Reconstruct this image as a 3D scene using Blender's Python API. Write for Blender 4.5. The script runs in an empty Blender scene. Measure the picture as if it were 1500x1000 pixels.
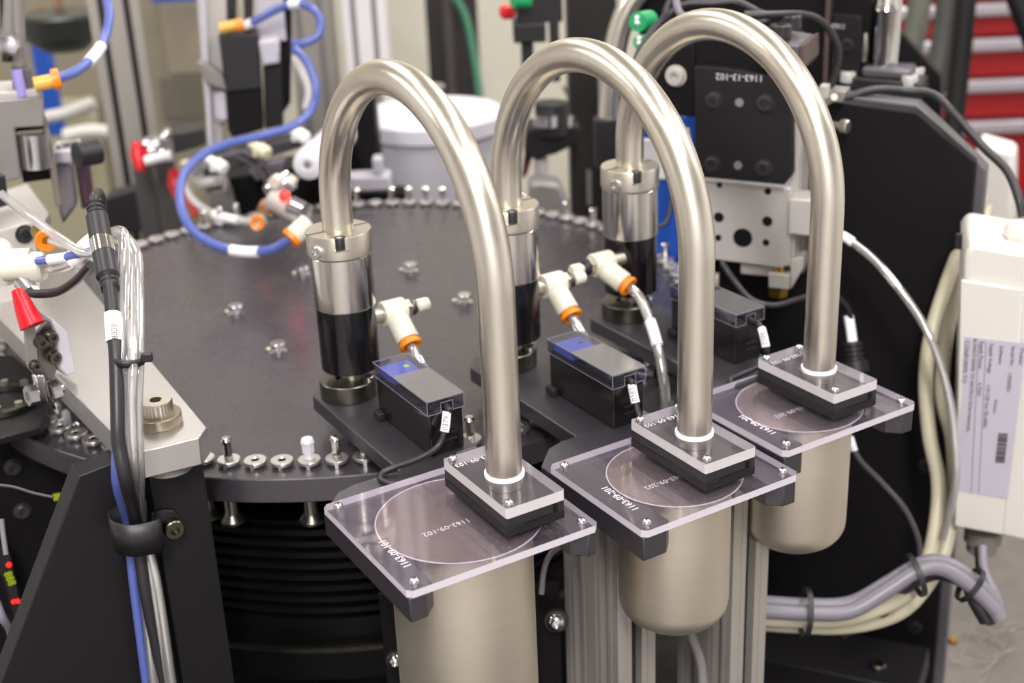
import bpy, bmesh, math, random
from mathutils import Vector, Matrix
random.seed(7)
PI = math.pi
SC = bpy.context.scene
COL = SC.collection

# ------------------------------------------------------------------ camera
C0 = Vector((-0.33519, -0.58754, 0.41034))
YAW, PITCH, ROLL, FPX = 1.0413911, 0.4002222, -0.0429042, 1981.24
_cy, _sy, _cp, _sp = math.cos(YAW), math.sin(YAW), math.cos(PITCH), math.sin(PITCH)
F0 = Vector((_cy*_cp, _sy*_cp, -_sp)); _R = Vector((_sy, -_cy, 0)); _U = _R.cross(F0)
R0 = math.cos(ROLL)*_R + math.sin(ROLL)*_U
U0 = -math.sin(ROLL)*_R + math.cos(ROLL)*_U
cam_d = bpy.data.cameras.new('camera'); cam = bpy.data.objects.new('camera', cam_d); COL.objects.link(cam)
m = Matrix((R0, U0, -F0)).transposed().to_4x4(); m.translation = C0
cam.matrix_world = m
cam_d.sensor_width = 36; cam_d.lens = FPX*36/1500
cam_d.clip_start = 0.02; cam_d.clip_end = 50
cam_d.dof.use_dof = True; cam_d.dof.focus_distance = 0.83; cam_d.dof.aperture_fstop = 6.2
SC.camera = cam

# ------------------------------------------------------------------ light
SC.view_settings.view_transform = 'Standard'; SC.view_settings.look = 'None'
SC.view_settings.gamma = 1; SC.view_settings.use_curve_mapping = False
SC.view_settings.exposure = -0.36
w = bpy.data.worlds.new('world'); SC.world = w; w.use_nodes = True
w.node_tree.nodes['Background'].inputs[0].default_value = (0.9, 0.9, 1.0, 1)
w.node_tree.nodes['Background'].inputs[1].default_value = 0.25

def uv(u, v, z): return Vector((_sy*u + _cy*v, -_cy*u + _sy*v, 0)) + Vector((C0.x, C0.y, z))
LAMPS = [(-0.75, 0.5), (0.75, 0.5), (-0.75, 2.3), (0.75, 2.3), (-2.4, 1.4), (2.4, 1.4), (0.0, -1.2)]
CEIL = 1.75
LE = [14, 20, 18, 30, 24, 50, 120]
for i, (u, v) in enumerate(LAMPS):
    ld = bpy.data.lights.new('ceiling_light_glow', 'AREA'); ld.shape = 'RECTANGLE'; ld.size = 1.2; ld.size_y = 0.28
    ld.energy = LE[i]; ld.color = (1.0, 0.975, 0.965)
    lo = bpy.data.objects.new('ceiling_light_glow', ld); COL.objects.link(lo)
    lo.location = uv(u, v, CEIL-0.09); lo.rotation_euler = (0, 0, YAW if i % 2 else YAW)

FLZ = -1.15; DECK = -.46
# ------------------------------------------------------------------ helpers
def ray(px, py): return F0 + R0*((px-750)/FPX) - U0*((py-500)/FPX)
def at(px, py, z): r = ray(px, py); return C0 + r*((z-C0.z)/r.z)
def atx(px, py, x): r = ray(px, py); return C0 + r*((x-C0.x)/r.x)
def aty(px, py, y): r = ray(px, py); return C0 + r*((y-C0.y)/r.y)
def atd(px, py, d): return C0 + ray(px, py)*d
def atv(px, py, v): r = ray(px, py); return C0 + r*(v/(r.x*_cy+r.y*_sy))
def srgb(h):
    h = h.lstrip('#'); o = []
    for i in (0, 2, 4):
        c = int(h[i:i+2], 16)/255; o.append(c/12.92 if c <= .04045 else ((c+.055)/1.055)**2.4)
    return (*o, 1)
MATS = {}
def M(name, col, rough=.5, metal=0., grain=0., gscale=400., stretch=None, bump=0., spec=None, alpha=None, emit=None, trans=0., coat=0):
    if name in MATS: return MATS[name]
    mt = bpy.data.materials.new(name); mt.use_nodes = True; nt = mt.node_tree
    b = nt.nodes['Principled BSDF']; c = srgb(col)
    b.inputs['Base Color'].default_value = c; b.inputs['Roughness'].default_value = rough; b.inputs['Metallic'].default_value = metal
    if spec is not None: b.inputs['Specular IOR Level'].default_value = spec
    if alpha is not None: b.inputs['Alpha'].default_value = alpha
    if trans: b.inputs['Transmission Weight'].default_value = trans
    if coat: b.inputs['Coat Weight'].default_value = coat
    if emit: b.inputs['Emission Color'].default_value = c; b.inputs['Emission Strength'].default_value = emit
    tc = nt.nodes.new('ShaderNodeTexCoord'); mp = nt.nodes.new('ShaderNodeMapping'); nz = nt.nodes.new('ShaderNodeTexNoise')
    nt.links.new(tc.outputs['Object'], mp.inputs[0]); nt.links.new(mp.outputs[0], nz.inputs[0])
    mp.inputs['Scale'].default_value = stretch or (1, 1, 1)
    nz.inputs['Scale'].default_value = gscale; nz.inputs['Detail'].default_value = 4
    g = grain or .06
    mx = nt.nodes.new('ShaderNodeMix'); mx.data_type = 'RGBA'
    mx.inputs[6].default_value = tuple(x*(1-g) for x in c[:3])+(1,); mx.inputs[7].default_value = tuple(min(1, x*(1+g)) for x in c[:3])+(1,)
    nt.links.new(nz.outputs[0], mx.inputs[0]); nt.links.new(mx.outputs[2], b.inputs['Base Color'])
    mr = nt.nodes.new('ShaderNodeMapRange'); mr.inputs[3].default_value = max(0, rough*(1-g*2)); mr.inputs[4].default_value = min(1, rough*(1+g*2))
    nt.links.new(nz.outputs[0], mr.inputs[0]); nt.links.new(mr.outputs[0], b.inputs['Roughness'])
    if bump:
        bp = nt.nodes.new('ShaderNodeBump'); bp.inputs['Strength'].default_value = bump; bp.inputs['Distance'].default_value = .0004
        nt.links.new(nz.outputs[0], bp.inputs['Height']); nt.links.new(bp.outputs[0], b.inputs['Normal'])
    MATS[name] = mt; return mt
def clear_mat(name, tint, gloss=.05, base=0., dustcol='#cfc8d4', rough=.03, facing=0.35):
    # clear plastic: light passes through, surface mirrors at grazing angles, a little dust scatters light
    mt = bpy.data.materials.new(name); mt.use_nodes = True; nt = mt.node_tree; nt.nodes.clear()
    out = nt.nodes.new('ShaderNodeOutputMaterial'); tr = nt.nodes.new('ShaderNodeBsdfTransparent'); gl = nt.nodes.new('ShaderNodeBsdfGlossy')
    df = nt.nodes.new('ShaderNodeBsdfDiffuse'); df.inputs[0].default_value = srgb(dustcol)
    tr.inputs[0].default_value = srgb(tint); gl.inputs['Roughness'].default_value = rough; gl.inputs[0].default_value = (1, 1, 1, 1)
    lw = nt.nodes.new('ShaderNodeLayerWeight'); lw.inputs[0].default_value = facing
    lw.inputs[0].default_value = .5     # facing is the same from inside and outside, so no false inner mirror
    pw_ = nt.nodes.new('ShaderNodeMath'); pw_.operation = 'POWER'; pw_.inputs[1].default_value = 5 if facing < .4 else 2.5
    nt.links.new(lw.outputs['Facing'], pw_.inputs[0])
    mr = nt.nodes.new('ShaderNodeMapRange'); mr.inputs[3].default_value = .04+gloss; mr.inputs[4].default_value = .9
    nt.links.new(pw_.outputs[0], mr.inputs[0])
    m1 = nt.nodes.new('ShaderNodeMixShader'); m2 = nt.nodes.new('ShaderNodeMixShader')
    nz = nt.nodes.new('ShaderNodeTexNoise'); nz.inputs['Scale'].default_value = 900; tc = nt.nodes.new('ShaderNodeTexCoord')
    nt.links.new(tc.outputs['Object'], nz.inputs[0])
    cr = nt.nodes.new('ShaderNodeMapRange'); cr.inputs[1].default_value = .55; cr.inputs[2].default_value = .8; cr.inputs[3].default_value = base; cr.inputs[4].default_value = base+.12
    nt.links.new(nz.outputs[0], cr.inputs[0]); nt.links.new(cr.outputs[0], m1.inputs[0])
    nt.links.new(tr.outputs[0], m1.inputs[1]); nt.links.new(df.outputs[0], m1.inputs[2])
    nt.links.new(mr.outputs[0], m2.inputs[0]); nt.links.new(m1.outputs[0], m2.inputs[1]); nt.links.new(gl.outputs[0], m2.inputs[2])
    nt.links.new(m2.outputs[0], out.inputs[0]); MATS[name] = mt; return mt

WM = {}
def setp(o, label=None, cat=None, group=None, kind=None):
    if label: o['label'] = label
    if cat: o['category'] = cat
    if group: o['group'] = group
    if kind: o['kind'] = kind
    return o
def thing(name, label, cat, loc=(0, 0, 0), rz=0, group=None):
    o = bpy.data.objects.new(name, None); COL.objects.link(o); o.empty_display_size = .02
    o.location = loc; o.rotation_euler = (0, 0, rz)
    WM[o] = Matrix.Translation(Vector(loc)) @ Matrix.Rotation(rz, 4, 'Z')
    return setp(o, label, cat, group)
def spl(pts, k=6):
    P = [Vector(p) for p in pts]; P = [2*P[0]-P[1]]+P+[2*P[-1]-P[-2]]; o = []
    for i in range(1, len(P)-2):
        a, b, c, d = P[i-1:i+3]
        for j in range(k):
            t = j/k
            o.append(.5*((2*b)+(c-a)*t+(2*a-5*b+4*c-d)*t*t+(3*b-a-3*c+d)*t**3))
    o.append(P[-2]); return o
class MB:
    def __init__(s, mt=None): s.v = []; s.f = []; s.mi = []; s.M = mt.copy() if mt else Matrix.Identity(4)
    def add(s, vs, fs, mi=0):
        n = len(s.v); s.v += [s.M @ Vector(v) for v in vs]; s.f += [tuple(n+i for i in f) for f in fs]; s.mi += [mi]*len(fs); return s
    def bb(s, a, b, mi=0):
        (x0, y0, z0), (x1, y1, z1) = a, b
        x0, x1 = min(x0, x1), max(x0, x1); y0, y1 = min(y0, y1), max(y0, y1); z0, z1 = min(z0, z1), max(z0, z1)
        return s.add([(x0,y0,z0),(x1,y0,z0),(x1,y1,z0),(x0,y1,z0),(x0,y0,z1),(x1,y0,z1),(x1,y1,z1),(x0,y1,z1)],
                     [(0,3,2,1),(4,5,6,7),(0,1,5,4),(1,2,6,5),(2,3,7,6),(3,0,4,7)], mi)
    def box(s, c, d, mi=0): return s.bb([c[i]-d[i]/2 for i in range(3)], [c[i]+d[i]/2 for i in range(3)], mi)
    def prism(s, poly, z0, z1, ax='z', mi=0, side=None):
        a = sum(poly[i][0]*poly[(i+1) % len(poly)][1]-poly[(i+1) % len(poly)][0]*poly[i][1] for i in range(len(poly)))
        if a < 0: poly = poly[::-1]
        n = len(poly)
        if ax == 'z': vs = [(x, y, z0) for x, y in poly]+[(x, y, z1) for x, y in poly]
        elif ax == 'y': vs = [(x, z1, y) for x, y in poly]+[(x, z0, y) for x, y in poly]
        else: vs = [(z0, x, y) for x, y in poly]+[(z1, x, y) for x, y in poly]
        s.add(vs, [tuple(range(n-1, -1, -1)), tuple(range(n, 2*n))], mi)
        k = len(s.v)-2*n
        for i in range(n): s.f.append((k+i, k+(i+1) % n, k+n+(i+1) % n, k+n+i)); s.mi.append(mi if side is None else side)
        return s
    def ngon_ring(s, outer, inner, z0, z1, mi=0):   # plate with a hole; both loops the same length
        n = len(outer)
        vs = [(x, y, z1) for x, y in outer]+[(x, y, z1) for x, y in inner]+[(x, y, z0) for x, y in outer]+[(x, y, z0) for x, y in inner]
        fs = []
        for i in range(n):
            j = (i+1) % n
            fs += [(i, j, n+j, n+i), (2*n+i, 3*n+i, 3*n+j, 2*n+j), (2*n+i, 2*n+j, j, i), (n+i, n+j, 3*n+j, 3*n+i)]
        return s.add(vs, fs, mi)
    def tube(s, pts, r, n=12, mi=0, rf=None, caps=True):
        P = [Vector(p) for p in pts]; vs = []; fs = []; up = None
        for i, p in enumerate(P):
            t = (P[min(i+1, len(P)-1)]-P[max(i-1, 0)]).normalized()
            if up is None: up = t.orthogonal().normalized()
            up = (up-t*up.dot(t)).normalized(); b = t.cross(up)
            rr = rf(i/(len(P)-1)) if rf else r
            for k in range(n):
                a = 2*PI*k/n; vs.append(p+(up*math.cos(a)+b*math.sin(a))*rr)
        for i in range(len(P)-1):
            for k in range(n):
                fs.append((i*n+k, i*n+(k+1) % n, (i+1)*n+(k+1) % n, (i+1)*n+k))
        if caps: fs += [tuple(range(n-1, -1, -1)), tuple(range((len(P)-1)*n, len(P)*n))]
        return s.add(vs, fs, mi)
    def lathe(s, prof, c=(0, 0, 0), axis=(0, 0, 1), n=32, mi=0, closed=False):
        q = Vector((0, 0, 1)).rotation_difference(Vector(axis).normalized()).to_matrix().to_4x4(); q.translation = Vector(c)
        vs = []; fs = []; L = len(prof)
        for r, z in prof:
            for k in range(n):
                a = 2*PI*k/n; vs.append(q @ Vector((r*math.cos(a), r*math.sin(a), z)))
        for i in range(L-1 if not closed else L):
            j = (i+1) % L
            for k in range(n): fs.append((i*n+k, i*n+(k+1) % n, j*n+(k+1) % n, j*n+k))
        if not closed:
            if prof[0][0] > 0: fs.append(tuple(range(n-1, -1, -1)))
            if prof[-1][0] > 0: fs.append(tuple(range((L-1)*n, L*n)))
        return s.add(vs, fs, mi)
    def cyl(s, p0, p1, r, r1=None, n=24, mi=0):
        p0 = Vector(p0); p1 = Vector(p1); h = (p1-p0).length
        return s.lathe([(r, 0), (r if r1 is None else r1, h)], p0, p1-p0, n, mi)
    def build(s, name, mats, parent=None, bevel=0, label=None, cat=None, group=None, kind=None, smooth=True, fix=False):
        me = bpy.data.meshes.new(name)
        if parent is not None: inv = WM[parent].inverted(); vs = [inv @ v for v in s.v]; loc = None
        else:
            lo = Vector([min(v[i] for v in s.v) for i in range(3)]); hi = Vector([max(v[i] for v in s.v) for i in range(3)])
            loc = Vector(((lo.x+hi.x)/2, (lo.y+hi.y)/2, lo.z)); vs = [v-loc for v in s.v]
        me.from_pydata([tuple(v) for v in vs], [], s.f)
        if not isinstance(mats, (list, tuple)): mats = [mats]
        for mt in mats: me.materials.append(mt)
        me.polygons.foreach_set('material_index', s.mi)
        bm = bmesh.new(); bm.from_mesh(me); bmesh.ops.remove_doubles(bm, verts=bm.verts, dist=1e-7)
        bmesh.ops.recalc_face_normals(bm, faces=bm.faces)
        bm.to_mesh(me); bm.free()
        if smooth:
            me.polygons.foreach_set('use_smooth', [True]*len(me.polygons)); me.set_sharp_from_angle(angle=math.radians(35))
        o = bpy.data.objects.new(name, me); COL.objects.link(o)
        if parent is not None: o.parent = parent; WM[o] = WM[parent]
        else: o.location = loc; WM[o] = Matrix.Translation(loc)
        if bevel:
            b = o.modifiers.new('bevel', 'BEVEL'); b.width = bevel; b.segments = 2; b.limit_method = 'ANGLE'; b.angle_limit = math.radians(40)
        return setp(o, label, cat, group, kind)
def text(s, size, Mx, parent, name='engraved_number', mat=None, depth=.00005, spacing=1.0):
    cu = bpy.data.curves.new('t', 'FONT'); cu.body = s; cu.size = size; cu.align_x = 'CENTER'; cu.align_y = 'CENTER'; cu.extrude = depth; cu.resolution_u = 2
    cu.space_character = spacing
    to = bpy.data.objects.new('t', cu); COL.objects.link(to)
    dg = bpy.context.evaluated_depsgraph_get(); me = bpy.data.meshes.new_from_object(to.evaluated_get(dg))
    bpy.data.objects.remove(to); bpy.data.curves.remove(cu)
    me.transform(WM[parent].inverted() @ Mx); me.materials.clear(); me.materials.append(mat)
    o = bpy.data.objects.new(name, me); COL.objects.link(o); o.parent = parent; WM[o] = WM[parent]; return o
def frame(o, x, y):   # matrix whose local X, Y axes are given
    x = Vector(x).normalized(); z = x.cross(Vector(y)).normalized(); y = z.cross(x)
    mm = Matrix((x, y, z)).transposed().to_4x4(); mm.translation = Vector(o); return mm
class PL:   # a vertical plane standing in the scene: local x to its right, y away from us, z up
    def __init__(s, P0, yaw):
        s.zm = (DECK+.0006-P0.z) if (P0-C0).length < 2.45 else FLZ+.001-P0.z
        s.M = Matrix.Translation(P0) @ Matrix.Rotation(yaw, 4, 'Z'); s.I = s.M.inverted(); s.yaw = yaw
    def q(s, px, py, off=0.):
        o = s.I @ C0; r = s.I.to_3x3() @ ray(px, py); p = o + r*((off-o.y)/r.y); return p
    def w(s, px, py, off=0.): return s.M @ s.q(px, py, off)
    def mb(s): return MB(s.M)
    def poly(s, mb, pts, off=0., th=.01, mi=0):
        return mb.prism([(p.x, max(p.z, s.zm)) for p in (s.q(x, y, off) for x, y in pts)], off, off+th, 'y', mi)
    def rect(s, mb, x0, y0, x1, y1, off=0., th=.01, mi=0):
        a = s.q(x0, (y0+y1)/2, off); b = s.q(x1, (y0+y1)/2, off); c = s.q((x0+x1)/2, y0, off); d = s.q((x0+x1)/2, y1, off)
        return mb.bb((a.x, off, max(d.z, s.zm)), (b.x, off+th, c.z), mi)
RY = YAW - PI/2      # yaw of things square to our view

# ------------------------------------------------------------------ materials
steel = M('brushed_steel', '#e4ddcf', .29, 1, .05, 260, (1, 1, .12), .02)
cupst = M('satin_steel_cup', '#dfd6c5', .44, .95, .06, 260, (.12, .12, 1), .03)
cupin = M('brightened_cup_inside', '#cdc1b2', .5, .25, .10, 300, None, .02)  # separate inner-wall steel, brightened to stand for light bouncing inside the cup
discm = M('dusty_steel_disc', '#a79a90', .36, .85, .16, 700, None, .05)
alu = M('machined_aluminium', '#cfccca', .34, .92, .02, 40)
mirror = M('polished_steel', '#dcd9d4', .10, 1, .05, 200, (1, 1, .02))
nickel = M('nickel_collar', '#cfc8bb', .36, 1, .08, 600)
gunm = M('dark_turned_steel', '#6b675f', .33, 1, .12, 500, (1, 1, .1))
anod = M('black_anodised', '#171518', .48, .0, .15, 900, None, .03, .35)
anodp = M('black_anodised_plate', '#27232a', .40, .0, .25, 1400, None, .05, 1.0)
tabm = M('dial_plate_black', '#363137', .28, 0, .10, 60, None, .01, 1.0)
gloss = M('glossy_black_plastic', '#141214', .14, 0, .1, 300, None, 0, .6)
blackp = M('matt_black_plastic', '#1f1d20', .45, 0, .1, 500)
dark = M('dark_machine_paint', '#121012', .55, 0, .15, 300, spec=.18)
rubber = M('black_cable_rubber', '#262427', .42, 0, .1, 700)
greyc = M('grey_cable_jacket', '#77727b', .4, 0, .06, 500)
beigec = M('beige_cable_jacket', '#bab39c', .38, 0, .06, 500)
white = M('white_fitting_plastic', '#d2cebf', .4, 0, .04, 500)
whitep = M('white_powder_coat', '#cfcbc5', .42, 0, .03, 800)
orange = M('orange_release_ring', '#f08410', .35, 0, .05, 500)
yellow = M('yellow_fitting_body', '#d8a84a', .35, 0, .05, 500)
redp = M('red_handle_vinyl', '#d01224', .3, 0, .08, 300)
redc = M('red_cabinet_paint', '#98030b', .5, 0, .04, 200)
blue = M('blue_valve_paint', '#1b4fae', .4, 0, .05, 200)
bluetube = M('blue_air_tube', '#5c6bb4', .18, 0, .06, 200, alpha=.82)
green = M('green_connector', '#1d9a5f', .4, 0, .05, 200)
greend = M('green_cord', '#2a6a50', .4, 0, .05, 200)
labelw = M('white_marker_sleeve', '#f2f1f3', .45, 0, .02, 500)
ink = M('black_print', '#3b393d', .6, 0, .02, 500)
engr = M('white_engraving', '#e0dae3', .6, 0, .02, 500, alpha=.9)
grey = M('grey_painted_metal', '#8a8583', .42, .3, .06, 400)
greyl = M('light_grey_anodised', '#b9b4b0', .42, .2, .05, 600)
lilac = M('light_block_anodised', '#c0bcc6', .45, .2, .05, 500)
prof = M('aluminium_extrusion', '#b0aaa4', .42, .5, .04, 300, (1, 1, .05))
profd = M('extrusion_slot_shade', '#3c3938', .5, .6, .05, 300)  # darker than the profile metal, groove shade put into the colour
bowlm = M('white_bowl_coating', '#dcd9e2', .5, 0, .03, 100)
brass = M('brass', '#b9964a', .3, 1, .08, 400)
wallm = M('beige_wall_paint', '#cfccbd', .8, 0, .03, 20)
cabm = M('beige_cabinet_paint', '#8d8572', .6, 0, .05, 20)
cabd = M('taupe_shelf_paint', '#6d675b', .6, 0, .05, 20)
wallw = M('white_wall_paint', '#dedee0', .8, 0, .03, 20)
floorm = M('grey_floor', '#a5a19d', .6, 0, .15, 30)
ceilm = M('ceiling_tile', '#cfcdc8', .9, 0, .05, 40)
basem = M('grey_machine_deck', '#6d6864', .45, .3, .2, 60)
edgew = M('sawn_acrylic_edge', '#c9c2cc', .38, 0, .04, 900, None, 0, .5, .93)
edgec = M('bright_acrylic_edge', '#c9c5c6', .3, 0, .03, 900, None, 0, .5, .90)
steelbr = M('bright_zinc', '#d8d6d8', .2, 1, .1, 600)
ledr = M('red_led', '#ff1510', .4, emit=6.)
ledg = M('yellow_green_led', '#b9e015', .4, emit=1.4)
ledgd = M('display_digits', '#a0b010', .4, emit=.5)
blued = M('blue_display_label', '#6f86f0', .4, 0, .03, 300)
maroon = M('maroon_plastic', '#5a2030', .4)
lblgrey = M('label_sticker', '#b3adba', .5, 0, .02, 300)
difm = M('lamp_diffuser', '#fff6ea', .5, emit=5.)
acry = clear_mat('clear_acrylic', '#f4f1f6', .01, .02, facing=.22)
cover = clear_mat('smoky_clear_cover', '#dddce6', .0, .01, '#b0adb6', facing=.15)
covert = clear_mat('dusty_clear_cover', '#a9a6ac', .10, .22, '#b9b5b6', .15)
tubec = clear_mat('clear_tubing', '#f0eeec', .18, .14, '#f6f5f5', .10, .5)

# ------------------------------------------------------------------ room
def struct(name, mb, mt, parent=None): 
    o = mb.build(name, mt, parent, smooth=False)
    if parent is None: o['kind'] = 'structure'
    return o
RM = Matrix.Translation(uv(0, 0, 0)-Vector((0, 0, 0))) @ Matrix.Rotation(RY, 4, 'Z')   # local x = right, y = forward
FLZ = -1.15
struct('floor', MB(RM).bb((-3.5, -2.5, FLZ-.1), (3.5, 3.6, FLZ)), floorm)
cl = struct('ceiling', MB(RM).bb((-3.5, -2.5, CEIL), (3.5, 3.6, CEIL+.1)), ceilm)
struct('wall_back', MB(RM).bb((-3.5, 3.5, FLZ), (3.5, 3.6, CEIL)), wallm)
struct('wall_left', MB(RM).bb((-3.6, -2.5, FLZ), (-3.5, 3.6, CEIL)), wallw)
struct('wall_right', MB(RM).bb((3.5, -2.5, FLZ), (3.6, 3.6, CEIL)), wallw)
struct('wall_front', MB(RM).bb((-3.5, -2.6, FLZ), (3.5, -2.5, CEIL)), wallw)
for i, (u, v) in enumerate(LAMPS):
    t = thing('ceiling_light', 'white rectangular ceiling lamp '+('above the left side of the dial plate', 'above the three arched tubes', 'above the left background uprights', 'above the red tool cabinet', 'near the left wall', 'near the right wall', 'above and behind the viewer')[i], 'lamp', uv(u, v, CEIL-.07), YAW, 'ceiling lamps')
    mb = MB(WM[t]); mb.bb((-.66, -.20, .0), (.66, .20, .07)); mb.build('lamp_housing', whitep, t)
    mb = MB(WM[t]); mb.bb((-.62, -.16, -.006), (.62, .16, .001)); mb.build('diffuser', difm, t)

# ------------------------------------------------------------------ machine deck
mb = MB(RM); mb.bb((-1.3, .25, DECK-.03), (.36, 2.3, DECK)); mb.build('machine_deck', M('black_deck', '#0f0e0f', .6, 0, .2, 60, spec=.2), None, .003, label='dark machine base deck below the round dial plate', cat='machine base')
mb = MB(RM); mb.bb((.361, .25, DECK-.03), (1.5, 2.3, DECK)); mb.build('deck_plate', basem, None, .003, label='scuffed grey metal deck plate under the white electronics box', cat='plate')
mb = MB(RM)
for (x, y) in ((-1.2, .4), (1.4, .4), (-1.2, 2.2), (1.4, 2.2)): mb.box((x, y, (DECK+FLZ)/2-.015), (.09, .09, DECK-FLZ-.03))
mb.bb((-1.2, .4, DECK-.12), (1.4, 2.2, DECK-.031)); mb.build('machine_stand', dark, None, label='dark frame carrying the machine deck', cat='frame')

# ------------------------------------------------------------------ round dial plate
TC = Vector((.1208, .4816)); TZ = -.035; TR = .3275; NR = .3073
tt = thing('dial_plate', 'large round black indexing table ringed with small steel nests', 'turntable', (TC.x, TC.y, DECK))
T4 = Matrix.Translation((TC.x, TC.y, 0))
MB(T4).lathe([(0, TZ-.019), (TR-.001, TZ-.019), (TR, TZ-.018), (TR, TZ-.0008), (TR-.0008, TZ), (0, TZ)], n=200).build('plate', tabm, tt)
DZ = -.235
prf = [(0, DECK+.001), (.20, DECK+.001), (.20, DZ), (.285, DZ), (.285, DZ+.030), (.262, DZ+.031)]
z = DZ+.035
while z < TZ-.075: prf += [(.262, z), (.262, z+.005), (.255, z+.006), (.255, z+.009)]; z += .010
prf += [(.20, z), (.20, TZ-.02), (0, TZ-.02)]
MB(T4).lathe(prf, n=96).build('ribbed_drum', M('ribbed_drum_black', '#0a090a', .35, spec=.3), tt)
MB(T4).lathe([(.2855, DZ+.0315), (.2885, DZ+.031), (.2885, DZ+.027), (.2855, DZ+.027)], n=96, closed=True).build('base_rim', gunm, tt)
a0 = math.atan2(at(409, 684, TZ+.004).y-TC.y, at(409, 684, TZ+.004).x-TC.x); NN = 100; DA = 2*PI/NN
def nest_pos(i): a = a0+i*DA; return Vector((TC.x+NR*math.cos(a), TC.y+NR*math.sin(a), TZ)), a
prof_n = [(.0025, .0005), (.0055, .0005), (.0055, .002), (.0078, .002), (.0082, .0025), (.0082, .0045), (.0078, .005), (.0032, .005), (.0026, .0042)]
p, a = nest_pos(0)
mb = MB(Matrix.Translation(p) @ Matrix.Rotation(a, 4, 'Z')); mb.lathe(prof_n, n=28, closed=True)
mb.bb((.0055, -.0012, .0002), (.0085, .0012, .0052))
nest0 = mb.build('nest', alu, tt)
mb = MB(Matrix.Translation(p)); mb.lathe([(0, .0045), (.0026, .0045), (.0026, .001), (0, .001)], n=16)
hole0 = mb.build('bore', dark, nest0)
for i in range(1, NN):
    n = nest0.copy(); COL.objects.link(n); R = Matrix.Translation((0, 0, 0)) @ Matrix.Rotation(i*DA, 4, 'Z')
    n.matrix_basis = R; n.parent = tt; h = hole0.copy(); COL.objects.link(h); h.parent = n; h.matrix_basis = Matrix.Identity(4)
# cap screws on the plate
for (px, py) in ((345, 448), (407, 503), (601, 387), (680, 432), (443, 392)):
    q = at(px, py, TZ+.008); mb = MB(Matrix.Translation((q.x, q.y, TZ)))
    mb.lathe([(.0075, .0), (.0075, .0015), (.003, .0018), (.003, .0045), (.0062, .005), (.0066, .0056), (.0066, .0085), (.0060, .009), (0, .009)], n=24)
    s_ = mb.build('cap_stud', steelbr, tt)
    for ang in (2.3,):
        mb = MB(Matrix.Translation((q.x+.009*math.cos(ang), q.y+.009*math.sin(ang), TZ))); mb.lathe([(.0028, 0), (.0028, .003), (.001, .0038), (0, .0038)], n=14); mb.build('dowel', nickel, s_)
for (px, py) in ((340, 752), (456, 752), (305, 745), (520, 748)):
    q = at(px, py, TZ-.047); mb = MB(Matrix.Translation((q.x, q.y, TZ-.019)))
    mb.lathe([(0, 0), (.0048, 0), (.0048, -.026), (.006, -.028), (.0090, -.032), (.0090, -.034), (.004, -.036), (0, -.036)], n=24); mb.build('hanging_stud', gunm, tt)
# pins held in nests
def nearest(px, py):
    q = at(px, py, TZ+.005); a = math.atan2(q.y-TC.y, q.x-TC.x); return round((a-a0)/DA)
pin_proto = None
def pin(i, label, kind=0, group=None):
    global pin_proto
    p, a = nest_pos(i)
    mb = MB(Matrix.Translation(p))
    if kind == 1:
        mb.lathe([(0, .0052), (.0032, .0052), (.0034, .010), (.0044, .0105), (.0046, .017), (.0052, .0185), (.004, .021), (0, .0215)], n=8)
        return mb.build('pin', M('frosted_clear_plastic', '#e8e6ee', .2, 0, .05, 400, trans=.3), None, label=label, cat='pin', group=group)
    mb.lathe([(0, .0052), (.0031, .0052), (.0031, .0185), (.0042, .0195), (.003, .0215), (0, .022)], n=10)
    return mb.build('pin', mirror, None, label=label, cat='pin', group=group)
used = set()
for px, py, lb, k in ((340, 680, 'short steel pin in the nest right beside the grey bar end', 0), (450, 682, 'frosted square-headed pin in a front rim nest', 1),
                   (490, 678, 'round steel pin in the front rim nest left of the black arm', 0), (530, 672, 'steel pin half hidden under the black arm edge', 0),
                   (693, 650, 'steel pin in the nest seen right behind the nearest sensor', 0)):
    i = nearest(px, py) % NN
    if i in used: continue
    used.add(i); pin(i, lb, k)
base = None
for i in range(NN):
    p, a = nest_pos(i)
    dv = (p-C0).x*_cy+(p-C0).y*_sy
    if i in used or dv < 1.22 or random.random() < .3: continue
    if base is None:
        base = pin(i, 'blurred steel pin in a nest on the far half of the dial rim', 0, 'steel pins in the far rim nests'); bl = base.location - p
    else:
        o = base.copy(); COL.objects.link(o); o.location = p+bl

# ------------------------------------------------------------------ the three filling stations
ARMLOW = -.0215
def button_screw(M4, x, y, z, r, parent, name='screw', mt=None):
    mb = MB(M4); mb.lathe([(r, 0), (r, .0006), (r*.85, .0018), (r*.5, .0026), (r*.38, .0027), (r*.34, .0008), (0, .0008)], (x, y, z), n=20)
    return mb.build(name, mt or steelbr, parent)
def chamf(x0, y0, x1, y1, c):
    return [(x0+c, y0), (x1-c, y0), (x1, y0+c), (x1, y1-c), (x1-c, y1), (x0+c, y1), (x0, y1-c), (x0, y0+c)]
ST = [
 dict(o=(0, 0), th=0., pl=(-.0729, -.0160, .1262, .1153), cc=(-.0072, .0451), rim=.0508, body=.0440, bot=-.20, num='101', disc='102', w1='nearest', arm=(-.009, .050), sens=(.0160, .1255), nm='1st'),
 dict(o=(.1261, -.0238), th=.0107, pl=(-.0571, -.0142, .1208, .1013), cc=(.0071, .0390), rim=.0433, body=.0362, bot=-.1115, num='201', disc='202', w1='middle', arm=(-.0135, .048), sens=(.0118, .1118), nm='2nd'),
 dict(o=(.2563, .0029), th=.0172, pl=(-.0547, -.0128, .1208, .1013), cc=(.0085, .0412), rim=.0436, body=.0366, bot=-.1115, num='201', disc='202', w1='farthest', arm=(-.0135, .048), sens=(.0180, .1200), nm='3rd')]
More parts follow.
